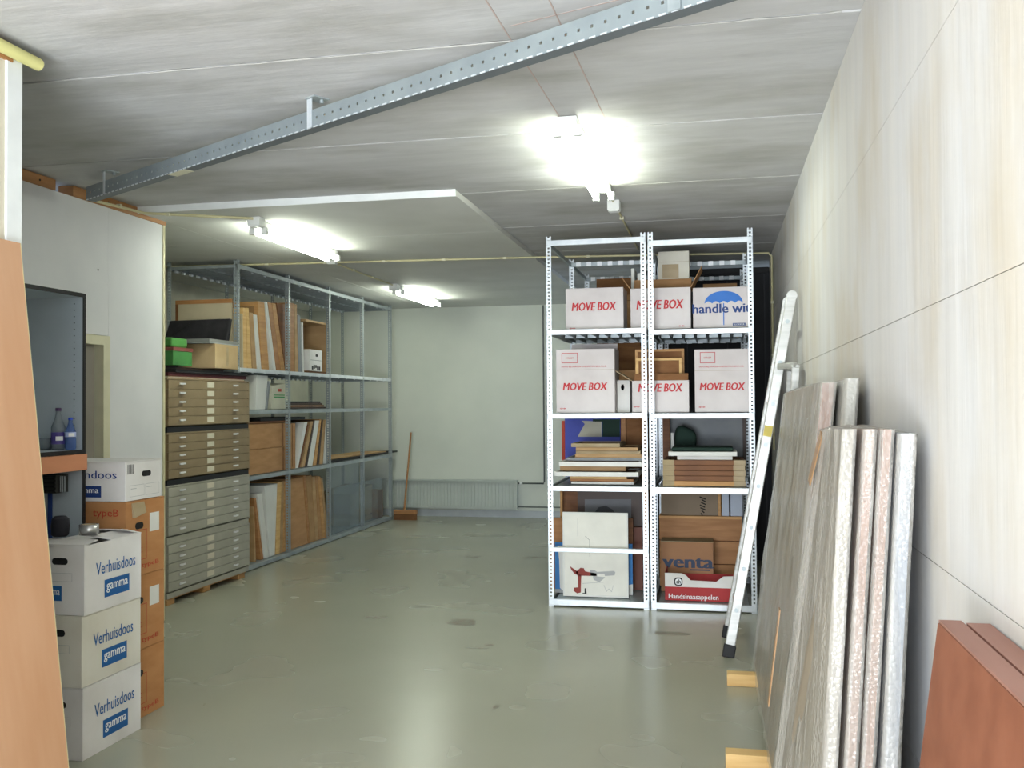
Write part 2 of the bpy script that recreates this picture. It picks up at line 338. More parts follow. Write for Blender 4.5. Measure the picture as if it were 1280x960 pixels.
batten_light(-3.74,11.0,12.6,ZC-.045,'smallest, farthest lit fluorescent light near the back wall')
def jbox(c,label,s=(.045,.06,.05)):
    c=Vector(c); t=thing('junction_box',c,label,'junction box')
    MB().box(c-Vector((s[0],s[1],s[2])),c+Vector((s[0],s[1],0))).make('housing',WPL,t,bevel=.006)
    MB().box(c+Vector((-s[0]*.8,-s[1]*.8,-s[2]-.006)),c+Vector((s[0]*.8,s[1]*.8,-s[2])) ).make('cover',WPL,t)
    return t
jbox((-.72,7.0,ZC-.001),'white junction box on the concrete beyond the near fluorescent light',(.045,.05,.075))
jbox((-3.42,6.83-.1,ZC-.046),'white junction box at the near end of the left fluorescent light',(.05,.05,.07))
jbox((-3.72,8.93,ZC-.046),'small cream junction box where the ceiling conduits cross',(.05,.04,.03))
jbox((-3.74,10.86,ZC-.046),'white junction box at the near end of the farthest fluorescent light',(.05,.06,.07))
def conduit(pts,label,rr=.009,clips=()):
    t=thing('conduit',pts[0],label,'conduit'); MB().tube(pts,rr,8).make('pipe',YEL,t)
    for c in clips: c=Vector(c); MB().box(c-Vector((.016,.012,.012)),c+Vector((.016,.012,.011))).make('pipe_clip',CREAM,t)
    return t
zc=ZC-.062
conduit([(-5.6,8.78,zc),(-1.7,9.12,zc),(.5,9.42,zc)],'cream conduit crossing the whole ceiling from the left rack to the right corner',.010,[(-5.6+i*.6,8.78+i*.6*.087,zc) for i in range(1,7)]+[(-1.2,9.19,zc),(-.3,9.31,zc)])
conduit([(.50,9.44,zc),(.528,9.45,zc-.03),(.528,9.45,1.2)],'cream conduit running down the right wall corner beside the dark door',.010,[(.53,9.45,z_) for z_ in (2.6,2.1,1.5)])
conduit([(XP2+.03,5.75,ZC-.07),(XP2+.03,6.15,ZC-.05),(XP2+.1,6.30,ZC-.062),(-3.42,6.68,ZC-.062)],'cream conduit running from the middle partition to the left fluorescent light',.01,[(XP2+.03,6.1,ZC-.045),(-3.95,6.38,ZC-.062)])
conduit([(-3.72,8.97,zc),(-3.74,10.8,zc)],'thin conduit linking ceiling junction box to the farthest light',.009,[(-3.725,9.5,zc),(-3.73,10.1,zc)])
conduit([(-.74,6.515,ZC-.012),(-.72,6.95,ZC-.012)],'short conduit between near fluorescent light and its junction box',.008)
conduit([(-.72,7.05,ZC-.012),(-.72,9.2,ZC-.012)],'thin conduit on concrete running above the right rack',.008,[(-.72,7.6,ZC-.014)])
# hanging perforated steel beam
A=Vector((-3.97,5.47,2.985)); B=Vector((.52,2.93,2.985)); u=(B-A).normalized(); nrm=Vector((u.y,-u.x,0)).normalized()
if nrm.y>0: nrm=-nrm
bm_t=thing('steel_beam',A,'long perforated grey steel channel hanging diagonally below the concrete ceiling','beam')
L=(B-A).length; b=MB(); hgt=.085; n_=int(L/.06)
b.obox((A+B)/2+Z*(hgt*.22),nrm*.0015,Z*hgt*.22,u*L/2)      # web below the holes
b.obox((A+B)/2+Z*(hgt*.79),nrm*.0015,Z*hgt*.21,u*L/2)            # web above the holes
for i in range(n_): # webs between holes
    c=A+u*((i+.5)*L/n_); b.obox(c+Z*hgt*.51,nrm*.0015,Z*hgt*.07,u*(L/n_*.40))
b.make('web',mat('beam_steel','#8f989a',.5,.2,'#848d90',(6,6,6)),bm_t)
MB().obox((A+B)/2-nrm*.03,nrm*.03,Z*.0015,u*L/2).make('bottom_flange',mat('beam_flange_shaded','#70777b',.5,.3),bm_t)  # unlit underside painted in: flange colour darker than the web
MB().obox((A+B)/2-nrm*.03+Z*hgt,nrm*.03,Z*.0015,u*L/2).make('top_flange',GALVD,bm_t)
sb=MB()
for i in range(int(L/.05)): sb.obox(A+u*(i*.05+.02)+nrm*.003+Z*.001,nrm*.002,Z*.003,u*.014)
o_=sb.make('punched_lip',GALV,bm_t); o_['kind']='stuff'
for k_ in (.21*L,.225*L): pass
rect_c=A+u*(1.12)-nrm*.03
MB().obox(rect_c-Z*.003,nrm*.03,Z*.001,u*.09).make('tape_strip',CREAM,bm_t)
def hanger(tt,label,width=.03):
    c=A+u*tt; t=thing('beam_hanger',(c.x,c.y,ZC),label,'bracket'); q=c+nrm*.007
    MB().obox(q+Z*((ZC-c.z)/2),u*width/2,nrm*.0025,Z*((ZC-c.z)/2)).make('strap',GALVD if width>.04 else GALV,t)
    MB().obox(q+Z*(ZC-c.z-.003)-nrm*.03+u*.02,u*(width/2+.02),nrm*.045,Z*.003).make('foot_plate',GALVD,t)
    MB().tube([Vector((q.x,q.y,ZC-.006))+u*.03-nrm*.05,Vector((q.x,q.y,ZC-.022))+u*.03-nrm*.05],.01,6).make('bolt',GALVD,t)
hanger(.26,'thin galvanised ceiling hanger at the left end of the steel beam',.02)
hanger(2.38,'pale flat strap hanger fixing the steel beam to the ceiling, mid-beam',.035)
hanger(4.42,'galvanised hanger at the right end of the steel beam by the top edge',.05)
# ------------------------------------------------------------------ steel racks
def post_mesh(h, sx, sy):
    """L-shaped slotted upright: flanges from the corner (0,0) towards sx (x) and sy (y)"""
    b=MB(); W=.042; t=.003; n=int(h/.03)
    for ax in (0,1):
        s=sx if ax==0 else sy
        for (a0,a1) in ((0,.013),(.029,W)):
            if ax==0: b.box((s*a0,0,0),(s*a1,sy*t,h))
            else: b.box((0,s*a0,0),(sx*t,s*a1,h))
        for i in range(n):
            z=i*h/n
            if ax==0: b.box((s*.013,0,z),(s*.029,sy*t,z+.017))
            else: b.box((0,s*.013,z),(sx*t,s*.029,z+.017))
    return b
RCACHE={}
def add_post(rt,x,y,h,sx,sy,m=GALV):
    k=(round(h,2),sx,sy,m.name)
    if k not in RCACHE:
        b=post_mesh(h,sx,sy); me=bpy.data.meshes.new('post'); me.from_pydata(b.v,[],b.f); me.materials.append(m); RCACHE[k]=me
    o=bpy.data.objects.new('post',RCACHE[k]); sc.collection.objects.link(o); o.parent=rt; o.location=Vector((x,y,0))-ORG[rt.name]; return o
def inst(rt,name,key,builder,loc,m):
    if key not in RCACHE:
        b=builder(); me=bpy.data.meshes.new(name); me.from_pydata(b.v,[],b.f); me.materials.append(m); RCACHE[key]=me
    o=bpy.data.objects.new(name,RCACHE[key]); sc.collection.objects.link(o); o.parent=rt; o.location=Vector(loc)-ORG[rt.name]; return o
def beamC(p0,p1,h,t=.03):
    p0=Vector(p0);p1=Vector(p1); b=MB(); b.bar(p0,p1,t,h); return b
# right racks: fronts at Y 7.72, deep posts at 9.0 and 10.12
def right_rack(x0,x1,hh,lv_front,full,label):
    t=thing('shelf_rack',((x0+x1)/2,8.9,0),label,'rack')
    for y,sy in ((7.74,1),(9.04,-1),(10.14,-1)):
        add_post(t,x0,y,hh,1,sy); add_post(t,x1,y,hh,-1,sy)
    for (z,kind,hb) in lv_front:
        beamC((x0+.003,7.752,z),(x1-.003,7.752,z),hb).make('front_beam',GALV,t,bevel=.003)
        for yb in (9.02,10.12) if kind!='rail' else ():
            if yb>9.5 and kind!='top': continue
            beamC((x0+.02,yb,z),(x1-.02,yb,z),hb*.8).make('back_beam',GALVD,t)
            n=int((x1-x0-.08)/.1)
            for i in range(n): inst(t,'hook_tab','tab',lambda: MB().box((-.022,-.012,-.02),(.022,0,.02)),(x0+.09+i*.1,yb-.015,z-.0),ZINC_GLINT)
        if kind!='rail':
            for xx in (x0+.012,x1-.012): beamC((xx,7.77,z),(xx,9.0 if kind!='top' else 10.1,z),.035,.02).make('side_beam',GALVD,t)
        if kind=='shelf':
            wd=.098; n=int((x1-x0-.06)/.1); pad=(x1-x0-.06-n*.1)/2
            def pan():
                b=MB(); b.box((0,0,0),(wd,1.22,.003)); b.box((0,0,-.028),(.003,1.22,0)); b.box((wd-.003,0,-.028),(wd,1.22,0)); b.box((.012,.5,-.03),(wd-.012,.503,0)); b.box((.012,1.217,-.03),(wd-.012,1.22,0)); return b
            for i in range(n): inst(t,'shelf_panel','rpan',pan,(x0+.03+pad+i*.1,7.775,z+hb/2-.006),GALVD)
    return t
RA=right_rack(-1.357,-.545,3.02,[(2.965,'top',.045),(2.232,'shelf',.042),(1.548,'shelf',.042),(.958,'shelf',.04),(.462,'rail',.036),(.036,'shelf',.05)],1,'left bay of the tall galvanised rack holding white moving boxes and flat frames')
RB=right_rack(-.530,.290,3.02,[(2.93,'top',.045),(2.215,'shelf',.042),(1.545,'shelf',.042),(.952,'shelf',.05),(.036,'shelf',.05)],1,'right bay of the tall galvanised rack, beside the aluminium ladder')
# left rack along the left side, front X -4.57
XF=-4.57; XBk=-5.33; LY=[8.6,9.745,10.87,11.995,13.11]
LR=thing('shelf_rack',(-4.95,10.3,0),'long five-bay galvanised rack standing along the left side of the store','rack')
for y in LY:
    add_post(LR,XF,y,3.08,-1,1,GALVD); add_post(LR,XBk,y,3.08,1,1,GALVD)
LV=[3.02,2.005,1.585,.92,.03]
for i,(a,b_) in enumerate(zip(LY,LY[1:])):
    for z in LV:
        beamC((XF-.012,a,z),(XF-.012,b_,z),.04,.022).make('front_beam',GALV if z in(2.005,) else GALVD,LR)
        beamC((XBk+.012,a,z),(XBk+.012,b_,z),.04,.022).make('back_beam',GALVD,LR)
        if i>=2 and z==1.585: continue
        n=8; wd=(b_-a-.05)/n
        def pan(wd=wd):
            b=MB(); b.box((0,0,0),(.71,wd-.003,.003)); b.box((0,0,-.028),(.71,.003,0)); b.box((0,wd-.006,-.028),(.71,wd-.003,0)); b.box((.03,.006,-.03),(.033,wd-.008,0)); b.box((.36,.006,-.03),(.363,wd-.008,0)); return b
        for k in range(n): inst(LR,'shelf_panel','lpan%d'%round(wd*1000),pan,(XBk+.025,a+.04+k*wd,z+.016),GALVD)
        if z>1.9:
            for k in range(n):
                inst(LR,'hook_tab','ltab',lambda: MB().box((-.012,-.02,-.03),(.012,.02,.006)),(XBk+.04,a+.1+k*wd,z-.005),GALV)
                if k%2==0: inst(LR,'hook_tab','ltab2',lambda: MB().box((-.005,-.016,-.016),(.005,.016,.016)),(XF-.035,a+.1+k*wd,z-.012),GALV)
for y in LY:
    for z in LV:
        beamC((XF-.02,y+.02,z),(XBk+.02,y+.02,z),.03,.02).make('side_beam',GALVD,LR)
# ------------------------------------------------------------------ plan chests
def plan_chest(z0,z1,m,label,dark_base,skip=None):
    x1=-4.43; x0=-5.27; y0,y1=7.15,8.575; t=thing('plan_chest',((x0+x1)/2,(y0+y1)/2,z0),label,'plan chest')
    t['group']='stacked plan chests'
    base=.045; MB().box((x0+.01,y0+.01,z0),(x1-.008,y1-.01,z0+base)).make('plinth',BLACK if dark_base else m,t)
    b=MB(); b.box((x0,y0,z0+base),(x1-.02,y0+.015,z1)); b.box((x0,y1-.015,z0+base),(x1-.003,y1,z1)); b.box((x0,y0,z1-.012),(x1-.003,y1,z1)); b.box((x0,y0,z0+base),(x1-.02,y1,z0+base+.01)); b.box((x0,y0,z0+base),(x0+.01,y1,z1)); b.box((x1-.03,y0+.015,z0+base),(x1-.02,y1-.015,z1)); b.make('carcass',m,t,bevel=.002)
    n=5; h=(z1-.014-z0-base-.012)/n
    for i in range(n):
        za=z0+base+.012+i*h
        dr=MB().box((x0+.05,y0+.018,za+.001),(x1,y1-.018,za+h-.002)).make('drawer',m,t,bevel=.002)
        zc_=za+h*.58
        for yy in (y0+.2,y1-.31):
            k=MB(); k.box((x1,yy-.012,zc_-.008),(x1+.022,yy+.012,zc_+.006)); k.box((x1+.016,yy-.045,zc_-.006),(x1+.024,yy+.045,zc_+.008)); k.make('handle',CHROME,dr)
        ym=(y0+y1)/2-.02
        MB().box((x1,ym-.06,zc_-.024),(x1+.002,ym+.06,zc_+.022)).make('label_holder',PAPER,dr)
    return t
plan_chest(.06,.519,STEEL,'grey steel plan chest on the pallet, lowest of the stack of four',False)
plan_chest(.519,.991,STEEL,'grey steel plan chest, second from the floor in the stack',False)
plan_chest(.991,1.431,OLIVE,'olive brown plan chest directly on top of the grey ones',True)
plan_chest(1.431,1.885,OLIVE,'olive brown plan chest, topmost of the stack of four',True)
pt=thing('pallet',(-4.85,7.85,0),'low wooden pallet under the stack of grey plan chests','pallet')
for y in (7.24,7.82,8.46):
    MB().box((-5.24,y-.05,.0),(-4.46,y+.07,.044)).make('block',WOOD,pt,bevel=.003)
for x in (-5.18,-4.95,-4.72,-4.51): MB().box((x-.05,7.17,.044),(x+.05,8.55,.0585)).make('slat',WOOD,pt)
# ------------------------------------------------------------------ things in the left rack
def slab(xf,xb,yb0,yb1,yt0,yt1,z0,z1,dzb=0):
    """upright board, its end edge at xf; bottom yb0..yb1, top yt0..yt1"""
    return MB().hexa([(xb,yb0,z0),(xf,yb0,z0),(xf,yb1,z0),(xb,yb1,z0),(xb,yt0,z1),(xf,yt0,z1),(xf,yt1,z1),(xb,yt1,z1)])
def pboard(pb,pt_,pyt,z0,xf,xb,m,label,name='board',cat='board',group=None,edge=None):
    a=at(pb[0],500,0,xf).y; b_=at(pb[1],500,0,xf).y-.004; c=at(pt_[0],500,0,xf).y; d_=at(pt_[1],500,0,xf).y-.004
    zt=at((pt_[0]+pt_[1])/2,pyt,0,xf).z
    t=tag(slab(xf,xb,a,b_,c,d_,z0,zt).make(name,m,bevel=.002),label,cat,group)
    return t
def pframe(pb,pt_,pyt,z0,xf,xb,m,m2,label,group=None):
    """picture frame on end: four mouldings round a panel, a little recessed"""
    a=at(pb[0],500,0,xf).y; b_=at(pb[1],500,0,xf).y-.004; c=at(pt_[0],500,0,xf).y; d_=at(pt_[1],500,0,xf).y-.004
    zt=at((pt_[0]+pt_[1])/2,pyt,0,xf).z; W=.05; H=zt-z0
    def L_(z,q): f_=(z-z0)/H; return (a*(1-f_)+c*f_, b_*(1-f_)+d_*f_)[q]
    def piece(x0,x1,za,zb,i0=0,i1=0):
        return MB().hexa([(x0,L_(za,0)+i0,za),(x1,L_(za,0)+i0,za),(x1,L_(za,1)-i1,za),(x0,L_(za,1)-i1,za),(x0,L_(zb,0)+i0,zb),(x1,L_(zb,0)+i0,zb),(x1,L_(zb,1)-i1,zb),(x0,L_(zb,1)-i1,zb)])
    t=thing('picture_frame',((xf+xb)/2,(a+b_)/2,z0),label,'picture frame',group)
    for (x0,x1,za,zb) in ((xf-W,xf,z0,zt),(xb,xb+W,z0,zt),(xb+W,xf-W,z0,z0+W),(xb+W,xf-W,zt-W,zt)): piece(x0,x1,za,zb).make('moulding',m,t,bevel=.002)
    e=min(.006,(b_-a)*.3); piece(xb+W,xf-W,z0+W,zt-W,e,e).make('panel',m2,t)
    return t
BEIGE=mat('beige_card','#bdb094',.8)
S2=2.026; xf=-4.625
G1='boards and frames stood on end on the upper left shelf'
def c5(x): return 300+x/4.8
def c5y(y): return 320+y/4.8
pboard((c5(18),c5(23)),(c5(14),c5(19)),c5y(345),S2,xf,-5.23,BEIGE,'thin beige board at the near end of the upper left row of frames',group=G1)
pframe((c5(24),c5(44)),(c5(20),c5(38)),c5y(312),S2,xf,-5.23,WOODY,PLY,'light yellow pine stretcher frame beside the pale end board',group=G1)
pframe((c5(46),c5(72)),(c5(40),c5(54)),c5y(312),S2,xf,-5.23,WOODY,PLY,'second light yellow pine stretcher frame in the upper left row',group=G1)
pboard((c5(78),c5(102)),(c5(58),c5(80)),c5y(340),S2,xf,-5.23,PLY,'short tan board tilted between yellow pine frames and white board',group=G1)
pboard((c5(106),c5(130)),(c5(84),c5(104)),c5y(352),S2,xf,-5.23,PW,'short white board in the upper left row of frames',group=G1)
pframe((c5(136),c5(176)),(c5(108),c5(148)),c5y(276),S2,xf,-5.23,WOOD,MDF,'tall tan wooden frame at the middle of the upper left row',group=G1)
pboard((c5(200),c5(218)),(c5(152),c5(166)),c5y(274),S2,xf,-5.23,PW,'tall thin cream board leaning beside the tall tan frame',group=G1)
pframe((c5(220),c5(246)),(c5(168),c5(192)),c5y(280),S2,xf,-5.23,WOODO,MDF,'tall orange-brown frame leaning left in the upper row',group=G1)
pframe((c5(248),c5(272)),(c5(194),c5(216)),c5y(284),S2,xf,-5.23,WOOD,MDF,'tan frame leaning against the dark brown board in the upper row',group=G1)
pboard((c5(276),c5(300)),(c5(222),c5(290)),c5y(288),S2,xf,-5.23,WOODB,'dark brown veneered panel right behind the second rack post',group=G1)
pboard((c5(304),c5(328)),(c5(300),c5(326)),c5y(282),S2,xf,-5.23,WOODO,'orange-brown wooden board just right of the second rack post',group=G1)
pboard((c5(332),c5(350)),(c5(328),c5(344)),c5y(290),S2,xf,-5.23,PLY,'thin tan board right of the orange-brown board, upper row',group=G1)
pboard((c5(354),c5(374)),(c5(346),c5(364)),c5y(355),S2,xf,-5.23,PG,'grey-brown board beside the big open crate',group=G1)
# near faces: beige sheet and brown top rail, black portfolio, tray, boxes on the plan chests
Yn=8.62
def boxX(x0,x1,y0,y1,z0,z1): return MB().box((x0,y0,z0),(x1,y1,z1))
pf=thing('picture_frame',(-4.9,8.64,2.03),'wide brown-edged frame standing crosswise behind the black portfolio','picture frame',G1)
MB().box((-5.22,8.618,2.03),(-4.64,8.636,2.66)).make('panel',BEIGE,pf)
MB().box((-5.25,8.614,2.66),(-4.64,8.64,2.70)).make('moulding',WOODO,pf); MB().box((-5.25,8.614,2.03),(-5.22,8.64,2.66)).make('moulding',WOODB,pf)
grey_tray=thing('tray',(-4.95,8.15,2.225),'flat grey tray under the black portfolio above the plan chests','tray')
MB().box((-5.25,7.96,2.225),(-4.51,8.50,2.235)).make('base',GALVD,grey_tray)
for (a,b_) in (((-5.25,7.96,2.235),(-4.51,7.975,2.265)),((-4.525,7.975,2.235),(-4.51,8.50,2.265)),((-5.25,8.485,2.235),(-4.525,8.50,2.265)),((-5.25,7.975,2.235),(-5.235,8.485,2.265))): MB().box(a,b_).make('rim',mat('grey_rim','#82837f',.6),grey_tray)
po=thing('portfolio',(-4.9,8.3,2.236),'large black art portfolio case standing in the grey tray','portfolio')
MB().hexa([(-5.2,8.30,2.236),(-4.53,8.30,2.236),(-4.53,8.36,2.236),(-5.2,8.36,2.236),(-5.18,8.40,2.48),(-4.54,8.40,2.485),(-4.54,8.45,2.485),(-5.18,8.45,2.48)]).make('case',mat('black_cloth','#1b191c',.8,0,'#262428',(10,10,10)),po,bevel=.012)
MB().bar((-5.15,8.31,2.30),(-4.95,8.37,2.44),.02,.006,up=(0,-1,0)).make('strap',BLACK,po)
cb=thing('cardboard_box',(-4.77,8.15,1.995),'plain tan closed cardboard box under the grey tray on the top plan chest','box')
MB().box((-4.83,8.05,1.997),(-4.50,8.48,2.224)).make('body',mat('tan_carton','#c4ab83',.8,0,'#b49a71',(5,5,5)),cb,bevel=.004)
MB().box((-4.498,8.25,2.03),(-4.4995,8.29,2.2)).make('tape',CARDP,cb)
gb=thing('cardboard_box',(-5.1,7.6,1.997),'green box beside the tan carton on the top plan chest','box')
MB().box((-4.95,7.3,1.997),(-4.47,7.6,2.12)).make('body',GRN,gb,bevel=.004); MB().box((-4.955,7.295,2.12),(-4.465,7.605,2.15)).make('lid',mat('red_lid','#7a4038',.7),gb)
tg=MB(); tg.box((-4.9,7.33,2.151),(-4.5,7.58,2.235)); tag(tg.make('storage_tin',mat('bright_green','#3f7d35',.6),bevel=.02),'small bright green tin on top of the green box','tin')
for i,(x0,x1,y0,y1,z0,h,m_,lb) in enumerate(((-5.2,-4.44,7.18,8.50,1.886,.018,CARDD,'flat brown folder directly on the topmost plan chest'),(-5.22,-4.45,7.2,8.56,1.905,.030,BURG,'flat burgundy folder between brown folder and black folder'),(-5.2,-4.44,7.3,8.57,1.936,.028,BLACK,'flat black folder on the burgundy folder'),(-5.2,-4.60,7.3,8.4,1.965,.03,BRB,'dark brown folder on top of the flat folder pile'))):
    t=thing('folder',((x0+x1)/2,(y0+y1)/2,z0),lb,'folder'); t['group']='folders on the plan chests'
    MB().box((x0,y0,z0),(x1,y1,z0+.003)).make('cover',m_,t); MB().box((x0,y0,z0+h-.003),(x1,y1,z0+h-.0005)).make('cover',m_,t)
    MB().box((x0+.004,y0+.004,z0+.003),(x1-.008,y1-.004,z0+h-.003)).make('contents',m_ if i else PAPER,t)
# crate in bay 2, upper shelf
ct=thing('crate',(-4.9,10.6,S2),'open brown wooden crate lying on its side on the upper left shelf','crate')
y0=at(382,500,0,xf).y; y1=10.84
MB().box((-5.23,y0+.03,S2),(xf,y1+.1,S2+.025)).make('side_panel',WOODB,ct); MB().box((-5.23,y0,2.62),(xf,y1+.1,2.645)).make('side_panel',PLY,ct)
MB().box((-5.28,y1+.075,S2+.025),(xf,y1+.1,2.62)).make('side_panel',PLY,ct); MB().box((-5.25,y0+.02,S2+.025),(-5.23,y1+.09,2.62)).make('back_panel',MDF,ct)
MB().box((-4.99,y0+.55,S2+.025),(-4.96,y1+.07,2.60)).make('divider',WOODB,ct)
sb_=thing('cardboard_box',(-4.6,10.3,S2),'small white box with black print standing before the open crate','box')
ya=at(387,500,0,-4.60).y; yb=at(403,500,0,-4.60).y
MB().box((-4.75,ya,S2+.026),(-4.60,yb,2.30)).make('body',WHITE,sb_,bevel=.003)
pill((-4.60,(ya+yb)/2+.02,2.235),Y,Z,.07,.03,BLACK,sb_)
for k in range(5): rect((-4.60,ya+.06+k*.05,2.06+random.random()*.03),Y,Z,.045,.03+.02*random.random(),BLACK,sb_)
rect((-4.60,ya+.03,2.175),Y,Z,yb-ya-.06,.004,BLACK,sb_,'printed_line')
pboard((c5(379),c5(386)),(c5(372),c5(380)),c5y(398),S2,xf,-4.9,PW,'thin white board between the grey board and the open crate',group=G1)
# shelf 1.60
S3=1.61
def c6(x): return 300+x/3.69
def c6y(y): return 460+y/3.69
def c6z(y,x,X_=-4.5): return at(c6(x),c6y(y),0,X_).z
pboard((c6(72),c6(116)),(c6(78),c6(130)),c6y(34),S3,xf,-5.2,PW,'tall white board on the shelf right beside the olive plan chests','board','board')
pboard((c6(118),c6(128)),(c6(132),c6(142)),c6y(60),S3,xf,-5.2,PG,'thin grey board next to the tall white board','board','board')
gcx=thing('cardboard_box',(-4.7,9.4,S3),'pale carton with a green stripe and red mark on the middle left shelf','box')
ya=at(c6(150),500,0,-4.625).y; yb=at(c6(213),500,0,-4.625).y-.02
MB().hexa([(-4.9,ya,S3),(xf,ya-.02,S3),(xf,yb,S3),(-4.9,yb,S3),(-4.9,ya,1.87),(xf,ya,1.86),(xf,yb,1.89),(-4.9,yb,1.9)]).make('body',mat('pale_green_carton','#c9c8b2',.75),gcx,bevel=.003)
rect((xf+.001,ya+.03,1.735),Y,Z,yb-ya-.05,.012,mat('green_print','#2f8f4a',.7),gcx); rect((xf+.001,ya+.03,1.757),Y,Z,yb-ya-.05,.01,MATS['green_print'],gcx)
rect((xf+.001,ya+.13,1.80),Y,Z,.08,.03,RED2,gcx)
for k in range(4):
    m_=(BRB,WOODB,BRB,BLACK)[k]; z0=S3+k*.022
    tag(MB().box((-5.15+.02*k,9.86+.03*(k%2),z0),(-4.63-.01*k,10.90-.03*k,z0+.02)).make('album',m_,bevel=.003),('dark brown flat album at the bottom of the small pile on the middle shelf','brown flat album second from the bottom of the small pile','dark brown flat album third from the bottom of the small pile','black flat album on top of the small pile')[k],'album','pile of flat albums on the middle left shelf')
# shelf .94
S4=.945
for k,(z0,z1,lb,fr) in enumerate(((S4,1.20,'large brown carton lower of two on the shelf beside the plan chests',0),(1.203,1.46,'large brown carton upper of two on the shelf beside the plan chests',.0))):
    t=thing('cardboard_box',(-4.85,9.2,z0),lb,'box','large brown cartons')
    MB().box((-5.22,8.80,z0),(-4.625-.008*k,9.80,z1)).make('body',CARD,t,bevel=.004); MB().box((-4.625-.008*k,9.70,z0),(-4.623-.008*k,9.74,z1)).make('tape',CARDD,t)
fb=MB().box((-5.2,8.85,1.465),(-4.63,9.9,1.485)); tag(fb.make('board',WOODB,bevel=.002),'flat brown board lying on the upper large brown carton','board')
fb=MB().box((-5.1,9.2,1.487),(-4.63,10.3,1.52)); tag(fb.make('folder',BLACK,bevel=.004),'flat black folder lying over the cartons just under the middle shelf','folder')
t=thing('cardboard_box',(-4.85,9.9,S4),'narrow brown carton standing behind the post, left of the leaning boards','box'); MB().box((-5.22,9.90,S4),(-4.63,at(c6(255),500,0,-4.63).y,1.45)).make('body',CARD,t,bevel=.003); MB().box((-4.63,9.95,S4+.02),(-4.628,9.965,1.44)).make('tape',CARDD,t)
G2='boards leaning on the lower middle left shelf'
spec=[((258,268),(296,312),250,PW,'white board nearest the narrow carton, leaning right'),((270,276),(314,320),262,WOODB,'dark wooden board right of the white one, lower middle shelf'),((284,298),(326,338),246,PLY,'tan board leaning among the lower middle boards'),((300,310),(339,346),240,BRB,'thin dark board in the lower middle leaning row'),((312,334),(347,366),242,PW,'thick cream board in the centre of the lower middle row'),((338,352),(367,376),236,WOOD,'pine board right of the thick cream board'),((354,364),(377,384),240,BRB,'dark strip board near the right of the lower middle row'),((366,382),(385,396),238,PLY,'tan board near the right of the lower middle row'),((386,404),(398,410),240,PW,'white board at the right end of the lower middle row')]
for (pb,pt_,yt,m_,lb) in spec: pboard((c6(pb[0]),c6(pb[1])),(c6(pt_[0]),c6(pt_[1])),c6y(yt),S4,xf,-5.22,m_,lb,group=G2)
# bottom shelf
S5=.056; G3='boards standing on the bottom shelf of the left rack'
spec=[((66,74),(60,66),640,PLY,'thin tan board right against the grey plan chests'),((96,108),(64,74),600,WOODO,'thin brown board leaning left beside the plan chests'),((112,132),(78,100),580,PW,'low white board leaning left on the bottom shelf'),((136,160),(112,172),538,PW,'tall wide white board on the bottom shelf'),((164,182),(174,192),526,WOODY,'yellow pine edge board beside the tall wide white board'),((184,196),(194,204),522,PLY,'tan board in the first bottom bay'),((198,212),(206,216),520,WOOD,'pine board against the second rack post, bottom shelf'),
((234,312),(230,290),508,CARD,'thick brown cardboard-covered board right of the second rack post'),((314,322),(292,302),496,WOODO,'thin orange-brown board on the bottom shelf'),((324,346),(304,330),496,MDF,'brown fibreboard leaning in the second bottom bay'),((348,362),(332,346),500,PLY,'tan board leaning in the second bottom bay'),((364,378),(348,358),498,CARD,'brown cardboard-covered board near the right end of the bottom row'),((380,394),(360,370),500,WOOD,'pine board second from the right end of the bottom row'),((396,408),(372,380),506,PLY,'tan board at the right end of the bottom row')]
for (pb,pt_,yt,m_,lb) in spec: pboard((c6(pb[0]),c6(pb[1])),(c6(pt_[0]),c6(pt_[1])),c6y(yt),S5,xf,-5.22,m_,lb,group=G3)
# glass sheets standing at the front of bay 3 and bay 4
GL=bpy.data.materials.new('grey_glass'); GL.use_nodes=True
n=GL.node_tree.nodes; l=GL.node_tree.links; n.clear(); o=n.new('ShaderNodeOutputMaterial'); mx=n.new('ShaderNodeMixShader'); mx.inputs[0].default_value=.25
tr=n.new('ShaderNodeBsdfTransparent'); tr.inputs[0].default_value=(.92,.95,.96,1); pb_=n.new('ShaderNodeBsdfPrincipled'); pb_.inputs['Base Color'].default_value=lin('#b5bec3'); pb_.inputs['Roughness'].default_value=.12; pb_.inputs['Metallic'].default_value=.3
l.new(tr.outputs[0],mx.inputs[1]); l.new(pb_.outputs[0],mx.inputs[2]); l.new(mx.outputs[0],o.inputs[0])
tag(MB().box((-4.64,11.05,.058),(-4.632,12.0,.89)).make('glass_sheet',GL),'tall bluish-grey glass sheet standing in the third bay of the left rack','glass sheet')
tag(MB().box((-4.66,11.2,.058),(-4.652,12.95,.62)).make('glass_sheet',GL),'low bluish-grey glass sheet in front of the carton in the fourth bay','glass sheet')
bx=thing('cardboard_box',(-5.0,12.7,.055),'pale grey carton with a brown end on the bottom shelf by the broom','box')
MB().box((-5.2,11.95,.056),(-4.74,12.78,.47)).make('body',CARDP,bx,bevel=.004); MB().box((-5.15,12.79,.056),(-4.66,12.99,.45)).make('end_flap',CARDD,bx); MB().hexa([(-5.2,11.95,.471),(-4.74,11.95,.471),(-4.74,12.78,.471),(-5.2,12.78,.471),(-5.2,11.97,.475),(-4.78,11.97,.475),(-4.78,12.9,.53),(-5.2,12.9,.53)]).make('lid_flap',CARDP,bx)
for y_ in (12.15,12.45,12.7): rect((-4.7395,y_,.12),Y,Z,.1,.02,BLACK,bx)
bf=thing('picture_frame',(-4.7,12,.945),'large black-edged frame lying flat on the shelf and sticking out past the end post','picture frame')
bp0=[(-5.12,10.98),(-4.65,10.98),(-4.65,13.56),(-5.12,13.4)]; cz=.947
